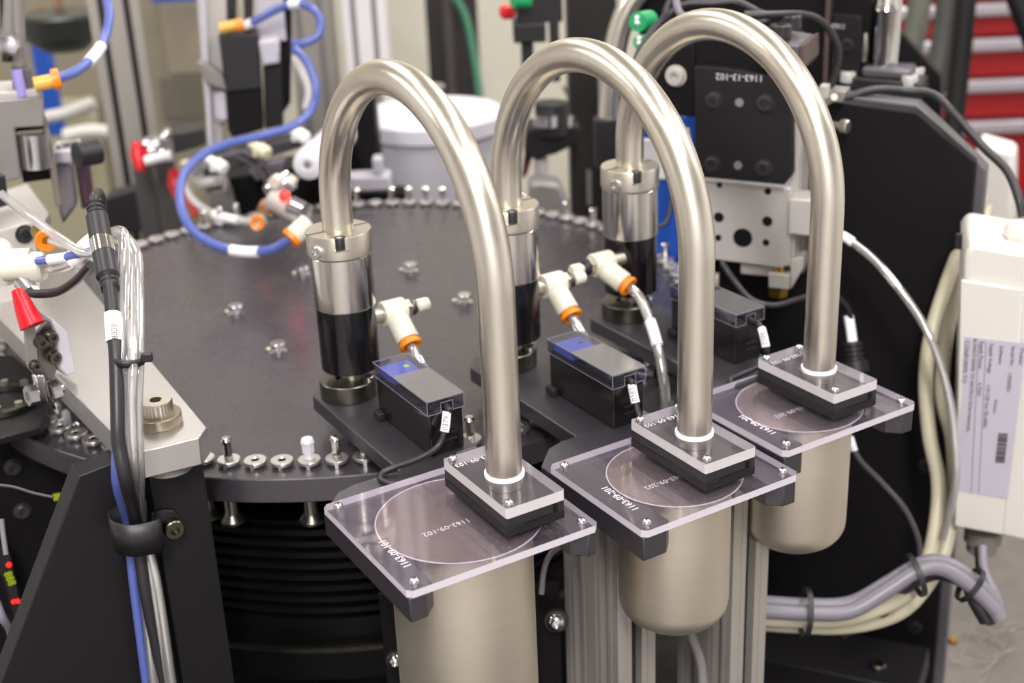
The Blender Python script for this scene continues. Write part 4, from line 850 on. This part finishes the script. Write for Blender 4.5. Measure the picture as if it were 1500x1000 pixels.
a, b = atd(386, 304, 1.40), atd(379, 325, 1.37)
t = thing('push_fitting', 'brass fitting with round orange ring hanging over the dial rim', 'fitting', b); MB().cyl(a, b, .006, n=16).build('brass_stem', brass, t)
d_ = Vector((-.45, -.8, .2)).normalized(); MB().lathe([(0, 0), (.008, 0), (.008, .012), (0, .012)], b-d_*.006, d_, n=20).build('body', white, t); MB().lathe([(.003, .010), (.0070, .010), (.0075, .012), (.0070, .015), (.003, .014)], b-d_*.003, d_, n=24, closed=True).build('orange_ring', orange, t)
a, b = atd(452, 326, 1.24), atd(430, 346, 1.235)
t = thing('push_fitting', 'white fitting with orange ring where the blue tube ends by the nearest actuator', 'fitting', b)
MB().lathe([(0, 0), (.0095, 0), (.0095, (b-a).length), (0, (b-a).length)], a, b-a, n=24).build('body', white, t); MB().lathe([(0, 0), (.0098, 0), (.0102, .002), (.0095, .005), (0, .005)], b, b-a, n=24).build('orange_ring', orange, t)
hose('blue_air_tube', 'long blue air tube looping from the press down over the dial to the white fitting', 'tube', [(430, 70, 1.42), (450, 92, 1.42), (463, 130, 1.42), (455, 162, 1.42), (430, 184, 1.40), (380, 200, 1.38), (335, 210, 1.36), (295, 228, 1.34), (270, 255, 1.32), (263, 290, 1.30), (275, 328, 1.28), (305, 354, 1.27), (350, 368, 1.26), (395, 366, 1.25), (430, 348, 1.24)], .0045, bluetube, 'tube_wall', [(.845, .895)], n=16)
hose('blue_air_tube', 'small blue tube hook at the top of the press', 'tube', [(360, 38, 1.48), (385, 25, 1.47), (410, 12, 1.46), (440, 5, 1.45), (466, 22, 1.45), (468, 48, 1.45), (450, 62, 1.45), (428, 64, 1.45)], .0045, bluetube, 'tube_wall', [(.0, .05), (.36, .42)], n=16)
hose('white_tube', 'whitish tube beside the blue one right of the press', 'tube', [(432, 85, 1.46), (445, 110, 1.45), (452, 135, 1.45), (448, 160, 1.45)], .0045, M('milky_tube', '#c9c4c4', .3), 'tube_wall')

# ------------------------------------------------------------------ left foreground: bar, post, gusset
bz0, bz1 = .0110, .0300
bar = thing('support_bar', 'grey aluminium bar with a knurled screw running back along the left', 'bar', (-.137, .35, bz0))
MB().prism([(-.158, .1765), (-.1215, .1735), (-.1120, .1855), (-.100, .60), (-.190, .60), (-.178, .42), (-.163, .19)], bz0, bz1).build('bar_body', alu, bar, .0008)
c = at(233, 619, .030); SX, SY = c.x, c.y
MB(Matrix.Translation((SX, SY, bz1))).lathe([(0, .0001), (.0148, .0001), (.0150, .0005), (.0150, .0068), (.0146, .0072), (0, .0072)], n=48).build('washer', M('bronze_grey_washer', '#8d8272', .4, .9), bar)
kn = []
mb = MB(Matrix.Translation((SX, SY, bz1+.0073)))
n = 60; vs = []; fs = []
for zi in (0, .0085):
    for i in range(n): r = .0105 if i % 2 else .0101; vs.append((r*math.cos(2*PI*i/n), r*math.sin(2*PI*i/n), zi))
for i in range(n): fs.append((i, (i+1) % n, n+(i+1) % n, n+i))
mb.add(vs, fs); mb.lathe([(.0103, .0085), (.0100, .0093), (.0042, .0093), (.0040, .005), (0, .005)], n=60); mb.build('knurled_screw', nickel, bar)
MB(Matrix.Translation((SX, SY, bz1+.0162))).lathe([(.0037, 0), (.0037, .0006), (0, .0006)], n=6).build('hex_socket', dark, bar)
MB(Matrix.Translation((-.137, .195, .0045))).lathe([(0, 0), (.015, 0), (.015, .0063), (0, .0063)], n=40).build('spacer', grey, bar)
pc = at(295, 664, .0040)
post = thing('black_post', 'black square post under the end of the grey bar', 'post', (pc.x-.018, pc.y+.02, DECK))
lx = PL(pc, 0).q(219, 700, 0).x+pc.x
MB().bb((lx, pc.y, DECK), (pc.x, pc.y+.045, .0040)).build('post_body', anod, post, .0008)
GP = PL(Vector((lx, pc.y+.010, 0)), 0)
mb = GP.mb(); GP.poly(mb, [(116, 697), (200, 664), (262, 690), (300, 1020), (-20, 1060)], 0, .020); mb.build('gusset_plate', anod, None, .0008, label='black triangular gusset plate left of the black post', cat='gusset')
# P clip on the post
CP = PL(Vector((lx, pc.y-.0006, 0)), 0)
t = thing('p_clip', 'black metal P-clip screwed to the black post round the cable bundle', 'clip', CP.w(248, 768, 0))
mb = CP.mb(); CP.poly(mb, [(222, 752), (240, 747), (255, 748), (264, 758), (266, 775), (252, 784), (224, 795)], -.0025, .0024); mb.build('tab', blackp, t, .0006)
cc_ = CP.w(203, 772, -.012)
loop = []
for i in range(15):
    a = -PI*.05+i*(PI*1.15)/14; loop.append(cc_+Vector((-.0165*math.sin(a)-.002, .0145*math.cos(a)*-1, .0)))
vs = []; hh = .0115
lp = [CP.w(232, 770, -.002)]+[cc_+Vector((.010, -.0160, -.001)), cc_+Vector((-.006, -.0165, 0)), cc_+Vector((-.015, -.010, .001)), cc_+Vector((-.0175, 0, .001)), cc_+Vector((-.014, .010, .001)), cc_+Vector((-.002, .0150, 0)), cc_+Vector((.010, .0110, 0))]
lp = spl(lp, 4)
for p in lp: vs += [p+Vector((0, 0, hh)), p-Vector((0, 0, hh))]
ob = MB().add(vs, [(2*i, 2*i+2, 2*i+3, 2*i+1) for i in range(len(lp)-1)]).build('band', blackp, t)
so = ob.modifiers.new('thick', 'SOLIDIFY'); so.thickness = .0014
p = CP.w(252, 771, -.003)
MB().lathe([(.0068, 0), (.0068, .0058), (.0060, .0066), (.0032, .0066), (.0030, .003), (0, .003)], p, (0, -1, 0), n=26).build('clip_screw', gunm, t)
# cable bundle
def dd(px, py, off=-.0085): return (CP.w(px, py, off)-C0).dot(F0)
tcore = clear_mat('tube_coreB', '#f6f5f5', .25, .25, '#ffffff', .10, .6)
bun = [(-24, .800), (-12, .806), (0, .797), (10, .805), (-6, .813)]
offs = [(3, .797, 'first'), (12, .804, 'second'), (21, .795, 'third'), (30, .803, 'fourth')]
starts = [[(50, 385, .92), (100, 375, .90), (140, 345, .88), (175, 342, .86)], [(52, 395, .93), (100, 388, .90), (145, 350, .88), (178, 338, .855)], [(0, 283, .90), (45, 318, .90), (90, 350, .89), (130, 372, .875), (165, 352, .86)], [(75, 352, .93), (110, 362, .91), (150, 350, .88), (180, 345, .86)]]
lbl = ['leftmost clear tube of the bundle behind the black cable', 'second clear tube of the bundle beside the black cable', 'clear tube coming from the left edge down through the bundle', 'rightmost clear tube of the bundle on the left']
for (ox, d, nm), st_, lb in zip(offs, starts, lbl):
    pts = st_ + [(178+ox*.75, 372, .84), (174+ox, 430, .82), (174+ox, 525, d), (172+ox, 600, d), (178+ox*.9, 690, d+.012), (190+ox*.6, 762, dd(190+ox*.6, 762, -.006)), (207+ox*.8, 860, dd(207, 860)), (222+ox, 1000, dd(222, 1000)), (226+ox, 1030, dd(226, 1030))]
    hose('clear_tube', lb, 'tube', pts, .0031, tubec, 'tube_wall', core=tcore, k=8, sleeves=[(.10, .15)] if ox in (3, 12) else [])
hose('blue_air_tube', 'blue air tube inside the cable bundle at the left', 'tube', [(55, 382, .91), (90, 378, .90), (125, 370, .885), (160, 366, .87), (178, 392, .84), (184, 440, .822), (180, 520, .808), (176, 600, .808), (170, 700, .822), (186, 765, dd(186, 765, -.005)), (196, 860, dd(196, 860, -.004)), (214, 1000, dd(214, 1000, -.004)), (218, 1030, dd(218, 1030, -.004))], .0030, bluetube, 'tube_wall', [(.05, .10)])
t = hose('control_cable', 'black control cable with white number sleeve in the bundle at the left', 'cable', [(160, 415, .812), (163, 440, .808), (166, 480, .802), (170, 525, .796), (172, 600, .79), (174, 650, .79), (186, 710, .80), (199, 765, dd(199, 765, -.0105)), (212, 860, dd(212, 860, -.012)), (228, 940, dd(228, 940, -.012)), (246, 1030, dd(246, 1030, -.012))], .0042, rubber, 'cable_jacket', n=18)
P = px3([(164.6, 459, .8052), (166, 480, .802), (167.6, 500, .7993)], 6); MB().tube(P, .0050, 20).build('marker_sleeve', labelw, t)
dr = (P[-1]-P[0]).normalized(); tcv = (C0-P[9]).normalized(); nn = (tcv-dr*tcv.dot(dr)).normalized(); text('8000', .0050, frame(P[9]+nn*.0051-nn.cross(-dr)*.0005, -dr, nn.cross(-dr)), t, 'printed_number', ink)
t = thing('inline_connector', 'black inline cable connector with a bright knurled ring at the left', 'connector', atd(150, 365, .83))
A_, B_ = atd(139, 300, .845), atd(148, 352, .832); C_, D_ = atd(152, 372, .827), atd(162, 424, .812)
MB().tube([A_.lerp(B_, i/24) for i in range(25)], .0066, 22, rf=lambda f: (.0045 if int(f*24) in (1, 4, 7) else .0056) if f < .33 else .0069).build('upper_plug', rubber, t)
MB().tube([B_, B_.lerp(C_, .2), C_.lerp(B_, .2), C_], .0072, 28).build('knurled_ring', mirror, t)
MB().tube([C_.lerp(D_, i/24) for i in range(25)], .0066, 22, rf=lambda f: (.0046 if int(f*24) in (17, 20, 23) else .0056) if f > .66 else .0070).build('lower_plug', rubber, t)
hose('control_cable', 'black cable bending over into the top of the inline connector', 'cable', [(139, 302, .845), (138, 288, .85), (145, 282, .87), (150, 300, .89), (150, 345, .92)], .0030, rubber, 'cable_jacket')
t = thing('cable_tie', 'black cable tie round the tube bundle above the knurled screw', 'cable tie', atd(190, 525, .80))
c0_, c1_ = atd(163, 527, .795), atd(212, 525, .800); mid = (c0_+c1_)/2; hw = (c1_-c0_).length/2; xd = (c1_-c0_).normalized(); yd = Vector((0, 0, 1)).cross(xd)
lp = [mid+xd*hw*math.cos(a)+yd*.0085*math.sin(a) for a in [2*PI*i/32 for i in range(33)]]
vs = []
for p in lp: vs += [p+Vector((0, 0, .0023)), p-Vector((0, 0, .0023))]
ob = MB().add(vs, [(2*i, 2*i+2, 2*i+3, 2*i+1) for i in range(32)]).build('strap', blackp, t); so = ob.modifiers.new('thick', 'SOLIDIFY'); so.thickness = .001
FB = PL(atd(214, 524, .797), RY); mb = FB.mb(); FB.rect(mb, 206, 519, 222, 531, -.002, .004); mb.build('tie_head', blackp, t, .0006)

# blocks and fittings at the left edge
LB = PL(at(60, 420, .035), math.radians(8))
t = thing('end_block', 'grey aluminium block with a black bolt at the left edge', 'block', LB.w(30, 420, 0), math.radians(8))
mb = LB.mb(); LB.poly(mb, [(-30, 345), (48, 324), (58, 400), (60, 440), (-30, 470)], 0, .05); mb.build('block_body', greyl, t, .001)
screw_on(LB, 36, 343, 0, .0062, t)
mb = LB.mb(); LB.poly(mb, [(-40, 268), (8, 256), (14, 300), (-40, 318)], .01, .03); mb.build('dark_inset', blackp, t, .001)
mb = MB(); q_ = [LB.w(x, y, .052) for x, y in ((-20, 320), (46, 300), (72, 300))]
GB = PL(atd(20, 160, 1.12), RY+.35)
t = thing('gripper_unit', 'grey boxy lifting unit with a steel cylinder at the left edge', 'machine', GB.w(20, 270, 0), RY+.35)
mb = GB.mb(); GB.poly(mb, [(-30, 148), (64, 140), (66, 186), (22, 188), (32, 262), (-30, 275)], 0, .05); mb.build('housing', grey, t, .002)
mb = GB.mb(); GB.poly(mb, [(20, 186), (66, 184), (78, 262), (34, 268)], .03, .02); mb.build('dark_recess', dark, t, .001)
MB().cyl(GB.w(48, 194, .014), GB.w(54, 244, .014), .014, n=28).build('steel_cylinder', steelbr, t)
mb = GB.mb(); GB.poly(mb, [(62, 178), (70, 178), (92, 300), (82, 304)], .01, .03); mb.build('side_rail', M('taupe_rail', '#7f766c', .4, .4), t, .001)
mb = GB.mb(); GB.poly(mb, [(18, 102), (46, 100), (52, 142), (20, 146)], .012, .02); mb.build('top_block', M('dim_grey_metal', '#5f5b5a', .45, .4), t, .001)
mb = GB.mb(); GB.poly(mb, [(-20, 136), (60, 132), (64, 142), (-20, 149)], .002, .05); mb.build('top_plate', greyl, t, .001)
MB().lathe([(0, 0), (.006, 0), (.006, .019), (0, .019)], GB.w(50, 124, -.004), (GB.M.to_3x3() @ Vector((1, 0, .1))).normalized(), n=16).build('yellow_fitting', yellow, t)
MB().lathe([(0, 0), (.0085, 0), (.0088, .002), (.0085, .006), (0, .006)], GB.w(77, 117, -.004), (GB.M.to_3x3() @ Vector((1, 0, .1))).normalized(), n=18).build('orange_ring', orange, t)
for a, b, r, mt_ in (((14, -20), (12, 60), .006, grey), ((24, -20), (28, 100), .006, grey), ((6, -20), (10, 90), .004, blackp)):
    MB().cyl(GB.w(*a, .03), GB.w(*b, .03), r, n=14).build('guide_rod', mt_, t)
MB().lathe([(0, 0), (.009, 0), (.009, .008), (.004, .010), (0, .010)], GB.w(15, 65, .02), (-.5, -.8, 0), n=8).build('hex_nut', steelbr, t)
MB().cyl(GB.w(24, 102, .008), GB.w(33, 142, .004), .0045, n=12).build('violet_rod', M('violet_tube', '#8f86c8', .35), t)
hose('blue_air_tube', 'blue air tube curving down to the yellow fitting at top left', 'tube', [(152, -20, 1.22), (160, 20, 1.20), (152, 60, 1.18), (132, 88, 1.15), (108, 106, 1.13), (82, 115, 1.12)], .0042, bluetube, 'tube_wall', [(.46, .60)], n=16)
NB = PL(atd(110, 260, 1.22), RY+.25)
t = thing('angle_plate', 'grey angle plate with a bolt in front of the wide upright', 'bracket', NB.w(110, 330, 0), RY+.25)
mb = NB.mb(); NB.poly(mb, [(80, 236), (106, 240), (114, 300), (92, 330), (84, 300)], 0, .02); mb.build('plate', M('dim_grey_plate', '#77737a', .35, .5), t, .003)
mb = NB.mb(); NB.poly(mb, [(78, 222), (118, 218), (104, 240), (80, 240)], -.01, .04); mb.build('flange', lilac, t, .002)
for q in ((88, 222), (98, 218), (108, 216)): MB().lathe([(0, 0), (.005, 0), (.005, .006), (0, .006)], NB.w(*q, 0), n=8).build('bolt', steelbr, t)
mb = NB.mb(); NB.poly(mb, [(108, 238), (130, 232), (138, 300), (120, 310)], .03, .03); mb.build('maroon_motor', M('maroon_housing', '#4d3140', .45), None, .004, label='maroon grey housing beside the grey angle plate', cat='housing')
mb = MB(); mb.cyl(NB.w(112, 228, -.02), NB.w(144, 222, -.01), .011, n=20); mb.build('black_clamp', blackp, None, label='black rounded clamp above the maroon housing', cat='clamp')
TB = [at(x, y, .055) for x, y in ((-30, 318), (-30, 290), (40, 268), (72, 312), (66, 322), (0, 342))]
MB().prism([(p.x, p.y) for p in TB], .045, .055).build('top_plate', greyl, None, .001, label='pale slanted plate on the grey block at the left edge', cat='plate')
# white double fitting and orange fitting
t = thing('y_fitting', 'white twin-branch air fitting at the left edge', 'fitting', atd(20, 385, .93))
MB().cyl(atd(-6, 380, .94), atd(46, 378, .94), .0072, n=20).build('rear_branch', white, t)
MB().cyl(atd(6, 394, .925), atd(52, 391, .925), .0085, n=24).build('front_branch', white, t)
MB().lathe([(0, 0), (.0105, 0), (.0105, .006), (.009, .008), (0, .008)], atd(48, 391, .925), atd(52, 391, .925)-atd(40, 391, .925), n=24).build('branch_collar', white, t)
MB().cyl(atd(4, 398, .93), atd(-6, 370, .95), .012, n=20).build('fitting_core', white, t)
a, b = atd(56, 338, .96), atd(66, 350, .945)
t = thing('push_fitting', 'brass fitting with big orange ring beside the left grey block', 'fitting', b); MB().cyl(a, b, .0055, n=18).build('brass_stem', brass, t)
MB().lathe([(.003, 0), (.0072, 0), (.0078, .002), (.0074, .005), (.003, .004)], b, b-a, n=28, closed=True).build('orange_ring', orange, t)
hose('control_cable', 'black cable drooping from the left clamp into the connector', 'cable', [(40, 425, .92), (52, 430, .91), (85, 427, .90), (112, 410, .88), (132, 388, .86)], .0030, rubber, 'cable_jacket')
mb = MB(); mb.cyl(atd(32, 412, .925), atd(46, 428, .92), .006, n=14); mb.build('eyelet', steelbr, None, label='small bright metal eyelet under the white twin fitting', cat='eyelet')
# toggle clamp with red handle
t = thing('toggle_clamp', 'steel toggle clamp with bright red handle at the left edge', 'clamp', atd(60, 600, .93))
MB().tube(px3([(24, 424, .90), (30, 436, .90), (38, 455, .90), (48, 477, .90)], 6), .006, 20, rf=lambda f: .0035+.0050*f).build('handle', redp, t)
TP = PL(atd(60, 520, .92), math.radians(10))
mb = TP.mb(); TP.poly(mb, [(36, 478), (52, 478), (56, 530), (40, 536)], 0, .003); mb.build('lever', grey, t, .0005)
mb = TP.mb(); TP.poly(mb, [(52, 490), (70, 470), (84, 474), (92, 520), (78, 556), (60, 560), (42, 540)], .004, .004); mb.build('link_plate', M('dull_zinc', '#7d7876', .35, .8), t, .0005)
mb = TP.mb(); TP.poly(mb, [(50, 550), (66, 548), (72, 590), (58, 592)], -.004, .006); mb.build('clamp_jaw', steelbr, t, .0015)
mb = TP.mb(); TP.poly(mb, [(76, 466), (100, 486), (112, 545), (98, 552), (88, 540), (84, 490)], -.002, .03); mb.build('mount_plate', lilac, t, .0015)
for a, b in (((40, 580), (56, 576)), ((74, 574), (92, 568))):
    MB().lathe([(0, 0), (.0075, 0), (.0075, .006), (0, .006)], TP.w(*a, -.006), TP.w(*b, -.006)-TP.w(*a, -.006), n=6).cyl(TP.w(*a, -.006), TP.w(*b, -.006), .0035, n=12).build('hex_bolt', steelbr, t)
for q, r in (((58, 500), .006), ((74, 492), .006), ((78, 522), .007), ((50, 534), .005)): screw_on(TP, *q, 0, r*.62, t, gunm, .005, 'rivet')
# dark plate, connector cluster
DP = PL(at(66, 622, -.02), math.radians(-6))
mb = MB(); pp = [at(x, y, -.02) for x, y in ((-30, 648), (58, 626), (70, 610), (66, 560), (20, 520), (-30, 520))]; mb.prism([(p.x, p.y) for p in pp], -.026, -.020); mb.build('corner_plate', anod, None, .001, label='dark plate with rounded corner at the left edge', cat='plate')
t = thing('ring_gear', 'dark ribbed ring lying on the dark corner plate', 'ring', at(20, 600, -.019))
c = at(4, 590, -.019); MB().lathe([(.022, 0), (.028, 0), (.028, .004), (.022, .004)], c, n=40, closed=True).build('ring', gunm, t)
random.seed(9)
for i in range(10):
    a = 2*PI*i/10; MB().lathe([(0, 0), (.003, 0), (.003, .004), (0, .004)], c+Vector((.025*math.cos(a), .025*math.sin(a), .0042)), n=10).build('stud', nickel, t)
mb = MB(); pp = [at(x, y, -.05) for x, y in ((78, 648), (100, 632), (150, 660), (158, 685), (140, 690))]; mb.prism([(p.x, p.y) for p in pp], -.056, -.05); mb.build('lower_plate', anod, None, .001, label='dark lower plate carrying a row of bright connectors', cat='plate')
for i, (px, py, h) in enumerate(((92, 640, .030), (104, 645, .026), (116, 652, .020), (124, 660, .018), (134, 664, .016), (142, 672, .012))):
    p = at(px, py, -.05); t = thing('small_connector', ['tall clear post at the left of the connector row', 'grey connector second in the row on the lower plate', 'bright connector third in the row on the lower plate', 'bright connector fourth in the row on the lower plate', 'bright connector fifth in the row on the lower plate', 'last low connector of the row on the lower plate'][i], 'connector', p)
    MB(Matrix.Translation(p)).lathe([(0, .0001), (.0042, .0001), (.0042, h*.5), (.003, h*.55), (.003, h*.9), (.0015, h), (0, h)], n=12).build('barrel', steelbr if i != 1 else lilac, t)
    MB(Matrix.Translation(p)).lathe([(.0043, h*.2), (.0052, h*.2), (.0052, h*.32), (.0043, h*.32)], n=6, closed=True).build('nut', brass, t)
# dark panel under the left and lamp module
XP = PL(at(20, 700, -.07), math.radians(-4))
t = thing('left_panel', 'black panel with socket screws at the left edge', 'panel', XP.w(40, 900, 0))
mb = XP.mb(); XP.poly(mb, [(-40, 640), (110, 610), (180, 1030), (-40, 1060)], .02, .01); mb.build('panel', dark, t)
for q in ((19, 684), (33, 748)): screw_on(XP, *q, .02, .0055, t, anodp)
hose('thin_cable', 'thin dark cable with yellow mark in front of the left black panel', 'cable', [(-5, 710, .93), (20, 713, .93), (50, 722, .93), (78, 728, .93)], .0010, M('dim_cable', '#4d484d', .4), 'cable_jacket')
mb = XP.mb(); XP.rect(mb, 78, 724, 90, 733, -.0, .003); mb.build('yellow_tag', M('yellow_tag', '#a8ab20', .5), None, .0003, label='tiny yellow tag beside the gusset edge', cat='tag')
t = thing('sensor_module', 'slim black module with red lamps and yellow-green digits at lower left', 'sensor', XP.w(14, 900, -.01))
mb = XP.mb(); XP.poly(mb, [(-3, 790), (16, 812), (34, 900), (20, 905), (6, 850), (-8, 830)], -.012, .012); mb.build('module_case', blackp, t, .001)
nrm = XP.M.to_3x3() @ Vector((0, -1, 0))
for q, r in (((13, 827), .0019), ((20, 881), .0016), ((26, 880), .0016)):
    MB().lathe([(r, 0), (r*.8, r*.6), (0, r*.8)], XP.w(*q, -.0125), nrm, n=16).build('red_lamp', ledr, t)
p = XP.q(14, 847, -.0125); tm = XP.M @ Matrix.Translation((p.x, -.0128, p.z)) @ Matrix.Rotation(PI/2, 4, 'X') @ Matrix.Rotation(-PI/2+.15, 4, 'Z')
text('888', .0085, tm, t, 'digit_display', ledgd)
hose('grey_lead', 'grey cable running down into the slim black module', 'cable', [(2, 760, .90), (5, 785, .90), (9, 812, .90)], .0018, greyc, 'cable_jacket')
hose('grey_lead', 'grey cable at the very lower left edge', 'cable', [(-6, 880, .92), (4, 905, .92), (16, 925, .93), (20, 960, .94)], .0030, greyc, 'cable_jacket')

hose('grey_lead', 'grey cable curving down between the two aluminium posts, left one', 'cable', [(935, 905, 1.06), (932, 940, 1.06), (924, 975, 1.06), (921, 1020, 1.06)], .0022, greyc, 'cable_jacket')
hose('grey_lead', 'grey cable curving down in front of the second aluminium post', 'cable', [(1002, 900, .985), (1012, 930, .985), (1026, 970, .985), (1030, 1020, .985)], .0036, M('dim_grey_jacket', '#6d6968', .45), 'cable_jacket')
hose('grey_lead', 'thin grey cable beside the right edge of the nearest cup', 'cable', [(822, 800, .93), (806, 812, .92), (797, 835, .92), (793, 870, .92)], .0020, M('dim_grey_jacket', '#6d6968', .45), 'cable_jacket')
